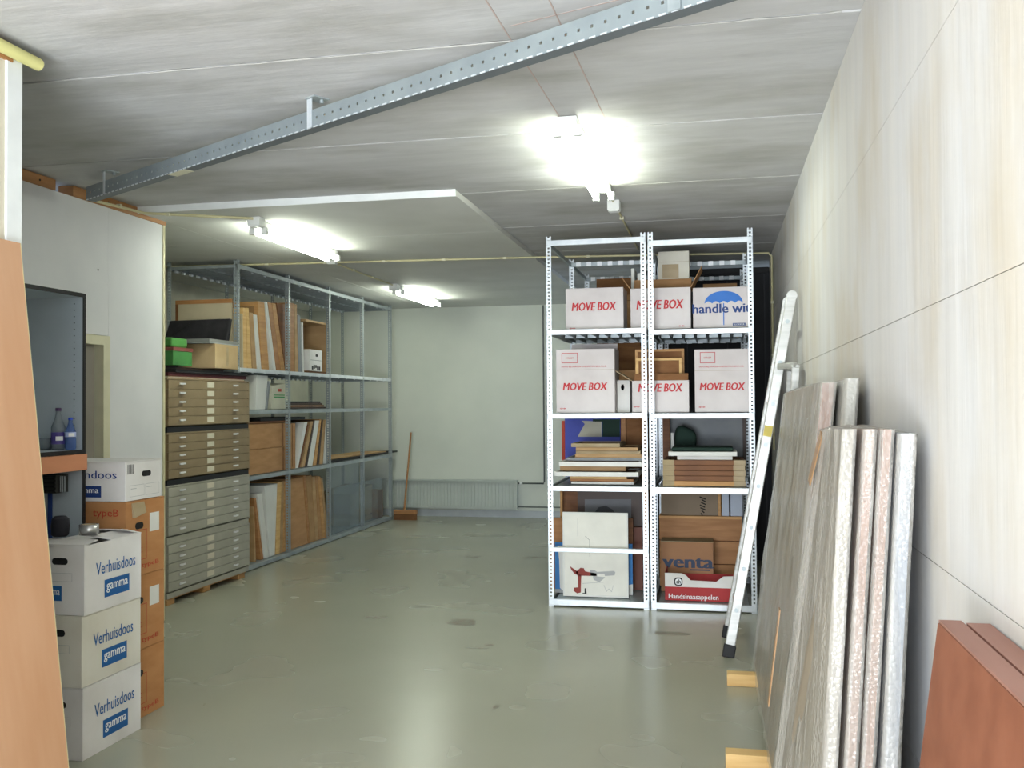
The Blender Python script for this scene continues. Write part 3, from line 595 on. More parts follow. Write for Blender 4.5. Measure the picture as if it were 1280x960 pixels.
for i in range(4):
    a=Vector((*bp0[i],cz+.012)); b_=Vector((*bp0[(i+1)%4],cz+.012)); MB().bar(a,b_,.035,.022).make('moulding',BLACK,bf)
MB().hexa([(*p,cz) for p in bp0]+[(*p,cz+.006) for p in bp0]).make('panel',BRB,bf)
tag(MB().hexa([(-5.05,11.0,.972),(-4.72,11.0,.972),(-4.66,13.15,.972),(-5.05,13.1,.972),(-5.05,11.0,.985),(-4.72,11.0,.985),(-4.66,13.15,.985),(-5.05,13.1,.985)]).make('board',PLY),'thin tan board lying on the flat black-edged frame','board')
# ------------------------------------------------------------------ broom, radiator
br=thing('broom',(-4.37,13.15,0),'wooden push broom leaning upright against the back wall by the left rack','broom')
MB().tube([(-4.41,13.2,.13),(-4.40,13.5,1.24)],[.014,.013],12).make('handle',WOODO,br)
MB().obox((-4.375,13.15,.115),(.17,0,0),(0,.035,0),(0,0,.03)).make('head',WOODO,br,bevel=.008)
bb=MB()
for i in range(34):
    for j in range(3): x_=-4.54+i*.0097; y_=13.12+j*.025; bb.box((x_,y_,0.001),(x_+.007,y_+.015,.088))
q=bb.make('bristles',CARDD,br); q['kind']='stuff'
ra=thing('radiator',(-3.8,13.6,.11),'long low white panel radiator fixed along the back wall','radiator'); RADM=mat('radiator_enamel','#c3cac2',.45)
MB().box((-4.9,13.60,.12),(-2.83,13.62,.53)).make('panel',RADM,ra,bevel=.004); MB().box((-4.9,13.55,.53),(-2.83,13.655,.545)).make('top_grille',RADM,ra)
for i in range(40):
    inst(ra,'rib','rib',lambda: MB().box((0,0,0),(.026,.014,.35)),(-4.88+i*.0515,13.587,.15),RADM)
MB().box((-2.845,13.56,.12),(-2.83,13.655,.53)).make('end_panel',RADM,ra)
pp=thing('heating_pipe',(-2.5,13.63,0),'thin dark heating pipes from the radiator up the back wall','pipe'); PM=mat('grey_pipe','#5d625d',.5)
MB().tube([(-2.83,13.63,.5),(-2.45,13.63,.5),(-2.44,13.63,.53),(-2.44,13.63,3.07)],.011,8).make('riser',PM,pp)
MB().tube([(-2.83,13.63,.16),(-1.7,13.63,.16)],.009,8).make('return_pipe',PM,pp)
MB().tube([(-2.80,13.63,.5),(-2.76,13.63,.5)],.022,10).make('valve',WPL,pp)
# ------------------------------------------------------------------ moving boxes on the right rack
def carton(x0,x1,y0,y1,z0,z1,m,label,flaps='closed',group=None,inner=None,cat='box',name='cardboard_box'):
    t=thing(name,((x0+x1)/2,(y0+y1)/2,z0),label,cat,group); T=.006
    b=MB(); b.box((x0,y0,z0),(x1,y0+T,z1)); b.box((x0,y1-T,z0),(x1,y1,z1)); b.box((x0,y0+T,z0),(x0+T,y1-T,z1)); b.box((x1-T,y0+T,z0),(x1,y1-T,z1)); b.box((x0+T,y0+T,z0),(x1-T,y1-T,z0+T))
    b.make('body',m,t,bevel=.0015)
    if flaps=='closed':
        ym=(y0+y1)/2
        MB().box((x0,y0,z1+.0005),(x1,ym-.002,z1+T)).make('flap',m,t); MB().box((x0,ym+.002,z1+.0005),(x1,y1,z1+T)).make('flap',m,t)
    return t
def flap(t,a,b_,vec,m,T=.005):
    a=Vector(a);b_=Vector(b_);v=Vector(vec); n=(b_-a).cross(v).normalized()*T
    p=[a,b_,b_+v,a+v]
    MB().add(p+[x+n for x in p],[(3,2,1,0),(4,5,6,7),(0,1,5,4),(1,2,6,5),(2,3,7,6),(3,0,4,7)]).make('flap',m,t)
def pxr(x,y,Yp): return at(x,y,1,Yp)
def move_print(t,x0,x1,y0,z,hw,hh,xl,m=RED):
    lettering('MOVE BOX',(xl,y0,z),X,Z,hw,hh,m,t,bold=.042,shear=.18)
GM='white moving boxes with red lettering'
def mbox(px0,px1,pt_,Yp,zb,label,tx0,tx1,ty0,ty1,depth=.34,flaps='closed',z_top=None):
    a=pxr(px0,pt_,Yp); b_=pxr(px1,pt_,Yp); t=carton(a.x,b_.x,Yp,Yp+depth,zb,a.z if z_top is None else z_top,MOVE,label,flaps,GM)
    l0=pxr(tx0,ty1,Yp); l1=pxr(tx1,ty0,Yp); move_print(t,a.x,b_.x,Yp,l0.z,l1.x-l0.x,l1.z-l0.z,l0.x); return t,a,b_
zs1=2.256; zs2=1.572; zs3=.982; zs4=.064
def arrows(t,x,y0,z):
    for s in (0,1): lettering('<' if s==0 else '>',(x+s*.035,y0,z),X,Z,.015,.012,RED,t,bold=.05,name='arrow_mark')
    rect((x+.012,y0,z+.004),X,Z,.026,.004,RED,t)
t,a,b_=mbox(707,779,362,7.95,zs1,'white moving box with red lettering, left one on the upper rack shelf',715,770,377,389); arrows(t,a.x+.03,7.95,zs1+.015)
t,a,b_=mbox(788,863,361,7.95,zs1,'white moving box with red lettering behind the centre posts, upper shelf',796,854,374,387,flaps='open'); arrows(t,b_.x-.1,7.95,zs1+.015)
# open brown flaps of the middle upper box
flap(t,(a.x,7.95+.34,a.z),(b_.x,7.95+.34,a.z),(0,.08,.12),CARD); flap(t,(a.x,8.29,a.z),(a.x,7.955,a.z),(-.07,0,.1),CARD); flap(t,(b_.x,7.955,a.z),(b_.x,8.29,a.z),(.09,0,.17),CARD)
# box with umbrella
a=pxr(866,361,7.95); b_=pxr(944,361,7.95); XX1=.268
t=carton(a.x,XX1,7.95,8.29,zs1,a.z,MOVE,'white moving box with blue umbrella print, right end of the upper shelf','closed')
vis0=pxr(867,389,7.949); lettering('handle with care',(a.x+.015,7.95,pxr(867,390,7.95).z),X,Z,.82*(XX1-a.x)*1.9,.065,NAVY,t,bold=.02) if False else None
q0=pxr(866,392,7.95); lettering('handle wit',(q0.x,7.95,q0.z),X,Z,pxr(938,392,7.95).x-q0.x,.075,NAVY,t,bold=.03)
uc=pxr(904.5,379,7.95); um=MB(); pr=[]
Rw=.152; nS=24
top=[(Rw*math.cos(math.pi*k/nS),Rw*.66*math.sin(math.pi*k/nS)) for k in range(nS+1)]
bot=[]
for s in range(5):
    for k in range(1,6): 
        x_=-Rw+(s+k/6)*2*Rw/5; bot.append((x_,.018*math.sin(math.pi*k/6)))
    if s<4: bot.append((-Rw+(s+1)*2*Rw/5,0))
poly=top+bot
um.add([(uc.x+x_,7.9488,uc.z+y_) for x_,y_ in poly],[tuple(range(len(poly)))]); um.make('umbrella_print',UMB,t)
rect((uc.x-.004,7.95,zs1+.02),X,Z,.008,uc.z-zs1-.02,UMB,t,'umbrella_shaft_print')
nb=pxr(916,409,7.95); rect((nb.x,7.95,zs1+.012),X,Z,.1,.022,NAVY,t,'navy_panel'); lettering('BLOKKER',(nb.x+.008,7.95,zs1+.016),X,Z,.084,.014,PRW,t,off=.0015)
# carton with tape above the middle box
a=pxr(817,316,8.40); b_=pxr(860,348,8.40)
a.x=max(a.x,-.485)
t=carton(a.x,b_.x+.01,8.40,8.68,zs1,a.z,WHITEB,'cream carton with brown paper patch, highest one behind the middle moving box','closed')
p_=pxr(828,348,8.40); MB().box((p_.x,8.3985,p_.z),(p_.x+.14,8.40,p_.z+.12)).make('paper_patch',CARDP,t); MB().box((a.x,8.3985,pxr(817,328,8.40).z),(b_.x+.01,8.40,pxr(817,327,8.34).z)).make('lid_edge',CARDP,t)
t=carton(-.14,.10,8.38,8.85,zs1,2.56,CARDP,'tan taped carton behind the umbrella box on the upper shelf','closed'); MB().box((-.07,8.378,2.5),(.03,8.8,2.567)).make('tape',WOODY,t)
t=carton(-.11,.19,8.88,8.99,zs1,2.72,CARD,'brown carton at the back right of the upper shelf','closed'); MB().box((.0,8.878,2.6),(.14,8.88,2.69)).make('paper_patch',CARDP,t)
t=carton(-1.16,-.74,8.75,8.98,zs1,2.63,CARD,'long brown carton at the back left of the upper shelf','closed'); MB().box((-1.16,8.749,2.58),(-.74,8.75,2.585)).make('tape',CARDD,t)
t=carton(-1.14,-.72,9.35,9.9,2.2,2.86,CARDD,'dark brown carton farthest back behind the left rack bay','closed'); 
for zz in (1.1,1.65): pass
for k,(px,top_) in enumerate(((789,336),(797,342))):
    a=pxr(px,top_,8.4); tag(MB().box((a.x,8.38,zs1),(a.x+.03,8.62,a.z)).make('cardboard_tube',PW,bevel=.004),('white upright roll end left of the cream carton on the upper shelf','shorter white upright roll end touching the cream carton')[k],'tube')
# the carton behind stands on more cartons, so it is carried
t=carton(-1.2,-.66,9.32,9.95,0.001,1.1,CARDD,'tall dark carton on the floor at the far back of the left bay','closed'); t=carton(-1.18,-.68,9.33,9.94,1.108,2.193,CARDD,'middle dark carton of the far back stack, left bay','closed')
# second row
t,a,b_=mbox(695,768,437,7.86,zs2,'tall white moving box with address frame, left end of the second rack shelf',704,759,478,488,depth=.36,flaps='open')
def addr(t,px0,px1,py0,py1,Yp,lx0,lx1,ly):
    a=pxr(px0,py1,Yp); b_=pxr(px1,py0,Yp); frame_line((a.x,Yp,a.z),X,Z,b_.x-a.x,b_.z-a.z,.0045,RED,t)
    lettering('STREET',(a.x+(b_.x-a.x)*.25,Yp,(a.z+b_.z)/2-.008),X,Z,(b_.x-a.x)*.5,.014,RED,t)
    c=pxr(lx0,ly,Yp); d_=pxr(lx1,ly,Yp); lettering('DOOS BIJ DRAGEN ONDERSTEUNEN A.U.B.',(c.x,Yp,c.z),X,Z,d_.x-c.x,.016,RED,t)
addr(t,702,722,441,454,7.86,702,758,460); arrows(t,a.x+.03,7.86,zs2+.03)
MB().box((a.x+.001,7.8585,a.z-.172),(b_.x-.001,7.8598,a.z-.170)).make('fold_crease',CARDP,t)
flap(t,(a.x+.08,8.2,a.z),(b_.x-.01,8.2,a.z),(0,.02,.06),MOVE)
t,a,b_=mbox(790,861,476,7.86,zs2,'white moving box holding small wooden frames, behind the centre posts',798,853,479,490,depth=.4,flaps='open'); arrows(t,a.x+.01,7.86,zs2+.04)
flap(t,(a.x,8.24,a.z),(a.x,7.87,a.z),(-.13,-.03,.085),CARDP); flap(t,(a.x+.02,7.862,a.z-.0),(b_.x-.005,7.862,a.z),(0,.01,.055),CARDD)
xa=a.x; xb=b_.x; topz=a.z
for k,(px0,px1,pt_,yy,m_,m2,lb) in enumerate(((795,852,448,7.95,WOODY,CARDD,'small pine-edged frame at the front inside the open moving box'),(793,855,437,8.05,WOOD,CARDD,'taller pine-edged frame at the back inside the open moving box'))):
    p0=pxr(px0,pt_,yy); p1=pxr(px1,pt_,yy); zb=zs2+.012; x0=max(p0.x,xa+.012); x1=min(p1.x,xb-.012); zt=p0.z
    fr=thing('picture_frame',((x0+x1)/2,yy,zb),lb,'picture frame')
    MB().box((x0+.02,yy+.006,zb+.02),(x1-.02,yy+.014,zt-.02)).make('panel',m2,fr)
    for (c0,c1) in (((x0,yy,zb),(x0+.02,yy+.02,zt)),((x1-.02,yy,zb),(x1,yy+.02,zt)),((x0+.02,yy,zt-.02),(x1-.02,yy+.02,zt)),((x0+.02,yy,zb),(x1-.02,yy+.02,zb+.02))): MB().box(c0,c1).make('moulding',m_,fr)
# grey-white box between
a=pxr(769,463,8.14); t=carton(a.x,a.x+.22,8.35,8.75,zs2,a.z,CARD,'brown carton behind the tall left moving box on the second shelf','closed')
a=pxr(769,475,7.9); t=carton(a.x+.005,xa-.03,8.0,8.3,zs2,a.z-.0,WHITE,'narrow white carton with open flap between two moving boxes, second shelf','open'); pill(((a.x+xa)/2-.02,8.0,a.z-.06),X,Z,.03,.05,BLACK,t); 
t,a,b_=mbox(868,938,437,7.86,zs2,'tall white moving box with address frame, right end of the second rack shelf',875,931,478,488,depth=.36,flaps='open')
addr(t,875,894,440,454,7.86,874,930,460); arrows(t,a.x+.03,7.86,zs2+.035)
MB().box((a.x+.001,7.8585,a.z-.172),(b_.x-.001,7.8598,a.z-.170)).make('fold_crease',CARDP,t)
# third row: flat frames, stacked
def flatframe(px0,px1,zb,h,Yf,dp,m_,m2,lb,grp,corner=None):
    a=at(px0,560,1,Yf).x; b_=at(px1,560,1,Yf).x
    t=thing('flat_frame',((a+b_)/2,Yf+dp/2,zb),lb,'frame',grp)
    w_=.03
    for (p,q) in (((a,Yf,zb),(b_,Yf+w_,zb+h)),((a,Yf+dp-w_,zb),(b_,Yf+dp,zb+h)),((a,Yf+w_,zb),(a+w_,Yf+dp-w_,zb+h)),((b_-w_,Yf+w_,zb),(b_,Yf+dp-w_,zb+h))): MB().box(p,q).make('moulding',m_,t,bevel=.002)
    MB().box((a+w_,Yf+w_,zb+h*.35),(b_-w_,Yf+dp-w_,zb+h*.6)).make('panel',m2,t)
    if corner:
        for (p,q) in (((a-.006,Yf-.004,zb-.0005),(a+.085,Yf+.09,zb+h+.0005)),((b_-.085,Yf-.004,zb-.0005),(b_+.006,Yf+.09,zb+h+.0005))): MB().box(p,q).make('corner_protector',corner,t)
    return t
G4='flat frames piled on the left bay shelf'
def c3(x): return 660+x/4.267
z=zs3
rows_=[((228,562),.022,PW,'thin white-edged frame at the very bottom of the left pile',7.9),((224,560),.022,WOODO,'brown-edged frame second from the bottom of the left pile',7.93),((222,525),.026,WOODY,'cream pine-edged frame low in the left pile',7.9),((135,588),.038,PW,'widest white frame jutting out in the left pile',7.82),((170,520),.042,PLY,'beige frame on top of the widest white one',7.92),((165,605),.040,PW,'broad white frame halfway up the left pile',7.85),((205,612),.028,PG,'grey frame above the halfway white frame',7.95),((250,605),.030,PLY,'beige frame with dark slot in the upper left pile',7.95),((255,600),.026,CARDP,'drab card-edged frame in the upper left pile',7.97),((255,585),.030,PLY,'beige frame second from the top of the left pile',7.95),((230,490),.032,CARDP,'drab frame on the very top of the left pile',7.95)]
for k,((p0,p1),h,m_,lb,yf_) in enumerate(rows_):
    flatframe(c3(p0),c3(p1),z,h-.002,yf_,.5,m_,CARDD,lb,G4); z+=h
a=at(784,560,1,7.9).x
bw=MB(); 
for i in range(10): bw.tube([(-.60+.006*(i%3),8.46+.02*i,zs3),(-.60+.01*(i%2),8.46+.02*i,zs3+.10+.04*(i%3))],.02,6)
tag(bw.make('wrapping_film',mat('dark_film','#3a3f4a',.3)),'crumpled dark plastic film at the right end of the left frame pile','film')
G5='brown frames with pale corner protectors on the right bay shelf'
z=zs3-.003
names=['lowest','second from the bottom','middle','fourth from the bottom','uppermost']
for k in range(5):
    flatframe(c3(722+2*(k%2)),c3(1155-3*(k%2)),z,.040,7.86+.004*(k%2),.55,WOODB if k else WOOD,CARDD,names[k]+' brown frame with pale corner protectors in the right pile',G5,CARDP); z+=.042
flatframe(c3(795),c3(1090),z,.03,7.9,.5,PW,PW,'narrow white frame on the brown frames of the right pile',None); z+=.031
flatframe(c3(748),c3(1115),z,.034,7.87,.5,PW,PW,'broad white frame topping the right pile',None); z+=.035
tag(MB().box((at(c3(765),560,1,7.95).x,7.95,z),(at(c3(1095),560,1,7.95).x,8.35,z+.03)).make('folder',DGR,bevel=.01),'flat dark green folder on top of the white frames, right bay','folder')
# standing things behind the third row (left bay and right bay)
def upright(px0,px1,py0,Yp,zb,m_,lb,th=.02,name='board',cat='board'):
    a=pxr(px0,py0,Yp); b_=pxr(px1,py0,Yp); return tag(MB().box((a.x,Yp,zb),(b_.x,Yp+th,a.z)).make(name,m_,bevel=.002),lb,cat)
zr=zs3
upright(702,706,526,8.72,zr,RED2,'narrow red board standing at the back left of the third shelf')
pic=thing('painting',(-1.1,8.66,zr),'blue abstract painting with cream and dark green shapes standing behind the frame pile','painting')
a=pxr(706,522,8.66); b_=pxr(776,600,8.66); MB().box((a.x,8.66,zr),(b_.x,8.68,a.z)).make('canvas',mat('blue_paint','#4a55b0',.7),pic)
def polypx(pts,Yp,m_,par,nm='painted_shape'): 
    vs=[pxr(x,y,Yp) for x,y in pts]; MB().add([Vector((v.x,Yp-.0012,v.z)) for v in vs],[tuple(range(len(vs)))]).make(nm,m_,par)
polypx([(722,546),(731,530),(727,526),(752,527),(752,546)][::-1],8.66,mat('cream_paint','#b8b5a4',.8),pic); polypx([(741,524),(775,524),(775,546),(753,546),(753,527),(741,527)][::-1],8.66,DGR,pic)
upright(776,782,522,8.62,zr,WOODO,'narrow upright wooden batten behind the left pile','.02' and .03,'batten','batten')
upright(783,804,522,8.64,zr,CARDD,'brown board standing right of the blue painting')
upright(828,837,522,8.55,zr,WOODB,'brown upright wooden board at the left of the grey panel, right bay')
gp=thing('picture_frame',(0,8.75,zr),'large grey panel with dark brown right edge standing behind the right pile','picture frame'); a=pxr(838,522,8.78); b_=pxr(928,522,8.78)
MB().box((a.x,8.78,zr),(b_.x,8.80,a.z)).make('panel',PG,gp); MB().box((b_.x,8.77,zr),(b_.x+.03,8.81,a.z)).make('moulding',BRB,gp)
upright(838.5,842,541,8.44,zr,PW,'thin white board beside the dark green bag',.015)
bg_=MB(); pts=[(842,534),(852,531),(862,536),(870,540),(871,552),(868,566),(866,574),(843,574)]
vs=[pxr(x,y,8.5) for x,y in pts]; cen=sum(vs,Vector())/len(vs)
bagr=thing('bag',(cen.x,8.5,1.2),'dark green cloth bag slumped against the grey panel on the right bay shelf','bag')
rings=[]
for (o_,s_) in ((0,.8),(.03,1.0),(.08,1.03),(.13,.95),(.16,.7)): rings.append([Vector((cen.x+(v.x-cen.x)*s_,8.48+o_,cen.z+(v.z-cen.z)*s_)) for v in vs])
n8=len(vs); bg_.add([p for q in rings for p in q],[(i*n8+(k+1)%n8,i*n8+k,(i+1)*n8+k,(i+1)*n8+(k+1)%n8) for i in range(4) for k in range(n8)]+[tuple(range(n8)),tuple(range(5*n8-1,4*n8-1,-1))],True)
zlow=min(p.z for p in bg_.v)
q=bg_.make('sack',DGR,bagr); sm=q.modifiers.new('s','SUBSURF'); sm.levels=2; sm.render_levels=2
s0=pxr(868,566,8.5); MB().tube([(s0.x-.02,8.52,s0.z-.02),(s0.x+.03,8.5,s0.z+.01),(s0.x+.075,8.49,s0.z-.01),(s0.x+.08,8.49,s0.z-.05)],.009,8).make('strap',DGR,bagr)
MB().box((-.40,8.5,zr),(-.12,8.66,zlow+.12)).make('sack_base',DGR,bagr,bevel=.03)
# bottom row, left bay
wp=thing('framed_print',(-1.1,7.9,zs4),'white-framed print with red and grey machine shape leaning in the bottom left bay','framed print')
Yw=7.86
a=pxr(702,640,Yw); b_=pxr(784,640,Yw); c=pxr(704,752,Yw); x0=c.x; x1=b_.x+.005; zt=a.z
MB().box((x0,Yw+.004,zs4),(x1,Yw+.018,zt-.01)).make('sheet',mat('print_paper','#e6e4da',.6),wp)
for (p,q) in (((x0,Yw,zs4),(x1,Yw+.025,zs4+.014)),((x0,Yw,zt-.014),(x1,Yw+.025,zt)),((x0,Yw,zs4+.014),(x0+.014,Yw+.025,zt-.014)),((x1-.014,Yw,zs4+.014),(x1,Yw+.025,zt-.014))): MB().box(p,q).make('moulding',PW,wp)
def c4(x,y): return (660+x/4.267,600+y/4.267)
PR1=mat('brick_red_ink','#8e3b33',.7); PR2=mat('grey_ink','#b3b4b4',.7); Yq=Yw+.004
def shp(l_,m_): polypx([c4(*p) for p in l_][::-1],Yq,m_,wp,'printed_shape')
shp([(222,458),(260,485),(270,488),(262,505),(250,502),(232,480)],PR1); shp([(255,490),(280,468),(298,470),(304,486),(320,490),(366,498),(366,512),(270,510),(262,508)],PR1); shp([(265,505),(285,505),(282,570),(282,600),(262,605),(242,590),(246,574),(268,572)],PR1)
shp([(330,478),(355,480),(368,490),(368,512),(335,512)],PR2); shp([(368,490),(455,485),(466,490),(462,508),(410,512),(408,500),(368,502)],PR2); shp([(345,512),(412,518),(400,530),(380,545),(350,532)],PR2); shp([(290,602),(302,602),(302,578),(310,576),(313,606),(292,607)],BLACK)
def thin(l_,w_=.0025,m_=None):
    for p,q in zip(l_,l_[1:]):
        a_=pxr(*c4(*p),Yq); b2=pxr(*c4(*q),Yq); a_.y=b2.y=Yq-.001; MB().bar(a_,b2,w_,.0006,up=(0,-1,0)).make('printed_line',m_ or GREYP,wp)
thin([(265,205),(265,300)]); thin([(305,300),(328,320),(330,410)],m_=mat('dark_ink','#55585e',.7)); thin([(290,552),(405,545)]); thin([(405,560),(418,595),(432,580),(446,597),(455,562)])
tag_=thing('painting',(-1.1,8.0,zs4),'blue painting with white patch mostly hidden behind the white-framed print','painting')
a=pxr(693,678,7.99); b_=pxr(791,750,7.99); a.x=-1.345; MB().box((a.x+.0,7.99,zs4),(b_.x,8.01,a.z)).make('canvas',mat('sky_blue_paint','#3d83c8',.6),tag_)
polypx([(697,682),(704,682),(704,738),(700,735),(699,700)][::-1],7.99,PW,tag_); polypx([(784,732),(791,730),(791,744),(784,744)][::-1],7.99,PW,tag_); rect((a.x,7.99,zs4),X,Z,b_.x-a.x,.03,GREYP,tag_)
upright(688,704,647,8.15,zs4,WOODO,'orange-brown plank board at the left behind the blue painting',.03)
upright(785,791,648,8.12,zs4,WOODB,'narrow brown board right of the white-framed print',.03)
upright(792,803,659,8.2,zs4,mat('red_brown','#6b3f31',.6),'reddish brown board by the centre posts, bottom left bay',.03)
upright(700,728,614,8.45,zs4,WOODB,'tall brown board behind the dark picture frame')
upright(700,703,614,8.35,zs4,WOOD,'thin pale batten at the left of the dark picture frame',.02,'batten','batten')
dp_=thing('picture_frame',(-.9,8.3,zs4),'dark wide-framed picture with grey image behind the white-framed print','picture frame'); a=pxr(722,615,8.3); b_=pxr(804,615,8.3)
MB().box((a.x,8.3,zs4),(b_.x,8.33,.935)).make('moulding',BRB,dp_); polypx([(731,624),(789,624),(789,660),(731,660)][::-1],8.299,mat('grey_image','#6a6b6e',.6),dp_); polypx([(742,643),(748,634),(757,632),(766,637),(770,646),(770,660),(742,660)][::-1],8.297,mat('dark_image','#38393d',.6),dp_)
# bottom row, right bay
cr=thing('crate',(-.1,8.5,zs4),'large wooden plank crate at the back of the bottom right bay','crate')
z=zs4
for k,h in enumerate((.2,.2,.195)):
    MB().box((-.50,8.45,z),(.20,8.475,z+h-.006)).make('plank',(WOODO,WOODB,WOODO)[k] if k!=1 else WOODO,cr,bevel=.003); z+=h
MB().box((-.5,8.476,zs4),(.2,8.8,z-.01)).make('body',WOODB,cr); MB().box((-.5,8.445,z-.01),(.2,8.8,z+.012)).make('top_plank',WOOD,cr)
gbd=thing('board',(-.3,8.5,.7),'grey-brown board with dark scribble standing on the plank crate','board'); a=pxr(826,618,8.5); b_=pxr(897,618,8.5)
MB().box((a.x,8.5,z+.013),(b_.x,8.52,.92)).make('sheet',mat('drab_card','#8b7b68',.8),gbd)
for k in range(7): p=pxr(876+random.uniform(-2,2),621+k*3.4,8.5); q=pxr(880+random.uniform(-2,3),624+k*3.4,8.5); p.y=q.y=8.4985; MB().bar(p,q,.01,.0008,up=(0,-1,0)).make('scribble',DARK,gbd)
tag(MB().box((b_.x+.003,8.5,z+.012),(b_.x+.035,8.53,.92)).make('batten',WOOD),'upright pine batten between the scribbled board and bluish boards','batten')
for k,(p0,p1) in enumerate(((901,911),(913,928))):
    a=pxr(p0,618,8.5); b_=pxr(p1,618,8.5); tag(MB().box((a.x,8.5,z+.012),(b_.x,8.53,.92)).make('board',PBL),('left bluish-white board standing on the plank crate','right bluish-white board standing on the plank crate')[k],'board')
a=pxr(826,677,8.2); b_=pxr(892,740,8.2)
a.x=max(a.x,-.505)
t=carton(a.x,b_.x,8.2,8.42,zs4,a.z,CARDP,'brown carton with dark blue lettering behind the red fruit box','closed'); MB().box((a.x,8.1992,zs4),(b_.x,8.1999,a.z)).make('face',mat('venta_card','#a57a58',.8),t)
q=pxr(829,709,8.2); q1=pxr(891,697,8.2); lettering('venta',(max(q.x,-.49),8.199,q.z),X,Z,q1.x-q.x,.085,mat('slate_print','#3d4a63',.7),t,bold=.04)
rect((pxr(862,713,8.2).x,8.199,pxr(862,713,8.2).z),X,Z,.17,.012,MATS['slate_print'],t)
a=pxr(831.5,760,7.84); b_=pxr(921,760,7.84)
ah=thing('fruit_box',((a.x+b_.x)/2,8,zs4),'red and white fruit box with a low open front in the bottom right bay','box'); REDB=mat('red_carton','#b0383a',.7,0,'#a02e31',(4,4,4)); zr_=pxr(832,733,7.84).z; zt_=pxr(832,716,7.84).z
xx0,xx1=a.x,b_.x
MB().box((xx0,7.84,zs4),(xx1,7.846,zr_)).make('front_red_panel',REDB,ah); MB().box((xx0,8.18,zs4),(xx1,8.186,zr_+.05)).make('back_panel',REDB,ah); MB().box((xx0,7.846,zs4),(xx0+.006,8.18,zt_)).make('side_panel',REDB,ah); MB().box((xx1-.006,7.846,zs4),(xx1,8.18,zt_)).make('side_panel',REDB,ah); MB().box((xx0+.006,7.846,zs4),(xx1-.006,8.18,zs4+.006)).make('bottom_panel',CARD,ah)
w_=xx1-xx0; hh_=zt_-zr_
MB().prism([(0,0),(w_,0),(w_,hh_*.9),(w_*.82,hh_*.85),(w_*.72,hh_*.45),(w_*.36,hh_*.5),(w_*.3,hh_*.85),(w_*.24,hh_),(0,hh_)],(xx0,7.846,zr_),X,Z,.006).make('front_white_panel',WHITE,ah)
q=pxr(836,748,7.84); q1=pxr(898,741,7.84); lettering('Handsinaasappelen',(q.x,7.84,q.z-.012),X,Z,q1.x-q.x,.052,PRW,ah,bold=.02)
lc=pxr(848,727,7.84); sh=[]
for k in range(16):
    t_=2*math.pi*k/16; sh.append((.034*math.copysign(abs(math.cos(t_))**.7,math.cos(t_)),.034*math.copysign(abs(math.sin(t_))**.7,math.sin(t_))))
MB().add([(lc.x+x_,7.8388,lc.z+y_) for x_,y_ in sh],[tuple(range(16))]).make('round_mark',BLACK,ah); MB().add([(lc.x+x_*.72,7.8382,lc.z+y_*.72) for x_,y_ in sh],[tuple(range(16))]).make('round_mark',PRW,ah); lettering('ah',(lc.x-.015,7.8386,lc.z-.016),X,Z,.032,.034,BLACK,ah,bold=.04)
# ------------------------------------------------------------------ boxes front left
GV='white moving boxes with blue lettering'
vx0,vx1,vy0,vy1=-3.165,-2.905,3.985,4.445
gs=[(0,.337),(.338,.672),(.673,1.006)]
for k,(z0,z1) in enumerate(gs):
    lb=('white moving box with blue lettering at the bottom, on the floor','yellowed white moving box with blue lettering in the middle of the stack','open-topped white moving box with blue lettering at the top of the stack')[k]
    dx_=(.0,-.004,.004)[k]; x0,x1,y0,y1=vx0+dx_,vx1+dx_,vy0+dx_,vy1-dx_
    t=carton(x0,x1,y0,y1,z0,z1-.007,WHITEB if k==1 else WHITE,lb,'closed' if k<2 else 'open',GV); h=z1-z0-.007
    o_=(x1,y0,z0)
    lettering('Verhuisdoos',(x1,y0+.085,z0+h*.53),Y,Z,.315,.06,BLUE,t,bold=.01)
    rect((x1,y0+.15,z0+h*.17),Y,Z,.2,.085,BLUE,t,'blue_panel'); lettering('gamma',(x1,y0+.165,z0+h*.17+.02),Y,Z,.17,.044,PRW,t,bold=.02,off=.002)
    rect((x0+.02,y0,z0+h*.20),X,Z,.12,.07,BLUE,t,'blue_panel'); lettering('gamma',(x0+.03,y0,z0+h*.20+.016),X,Z,.1,.036,PRW,t,bold=.02,off=.002)
    frame_line((x0+.04,y0,z0+h*.48),X,Z,.155,.04,.0015,GREYP,t); pill(((x0+x1)/2,y0,z0+h*.77),X,Z,.085,.032,BLACK,t)
    if k==2:
        flap(t,(x0,y0,z1-.007),(x1,y0,z1-.007),(0,.10,.012),WHITE); flap(t,(x1,y1,z1-.007),(x0,y1,z1-.007),(0,-.12,.03),WHITE); flap(t,(x0,y1,z1-.007),(x0,y0,z1-.007),(.1,0,-.01),WHITE)
        flap(t,(x1,y0+.2,z1-.007),(x1,y1,z1-.007),(-.09,-.03,.02),WHITE)
ZT=1.024
lp=MB(); lp.lathe((-3.115,4.10,ZT),[(.0,0),(.030,.0),(.042,.01),(.044,.05),(.04,.085),(.028,.098),(0,.1)],14)
for v in lp.v: v+= Vector((noise.noise(v*25),noise.noise(v*25+Vector((5,0,0))),0))*.008
tag(lp.make('lens_pouch',mat('black_leather','#1a1a22',.75)),'small lumpy black pouch on the topmost white moving box','pouch')
tr_=thing('tape_roll',(-3.0,4.16,ZT+.004),'roll of shiny silver tape lying on the topmost white moving box','tape roll')
MB().lathe((-3.0,4.16,ZT+.004),[(.032,0),(.046,0),(.046,.05),(.032,.05),(.032,0)],24).make('tape',mat('silver_tape','#c9cac8',.25,.7),tr_); MB().lathe((-3.0,4.16,ZT+.004),[(.028,0),(.0315,0),(.0315,.05),(.028,.05),(.028,0)],24).make('core',CARDP,tr_)
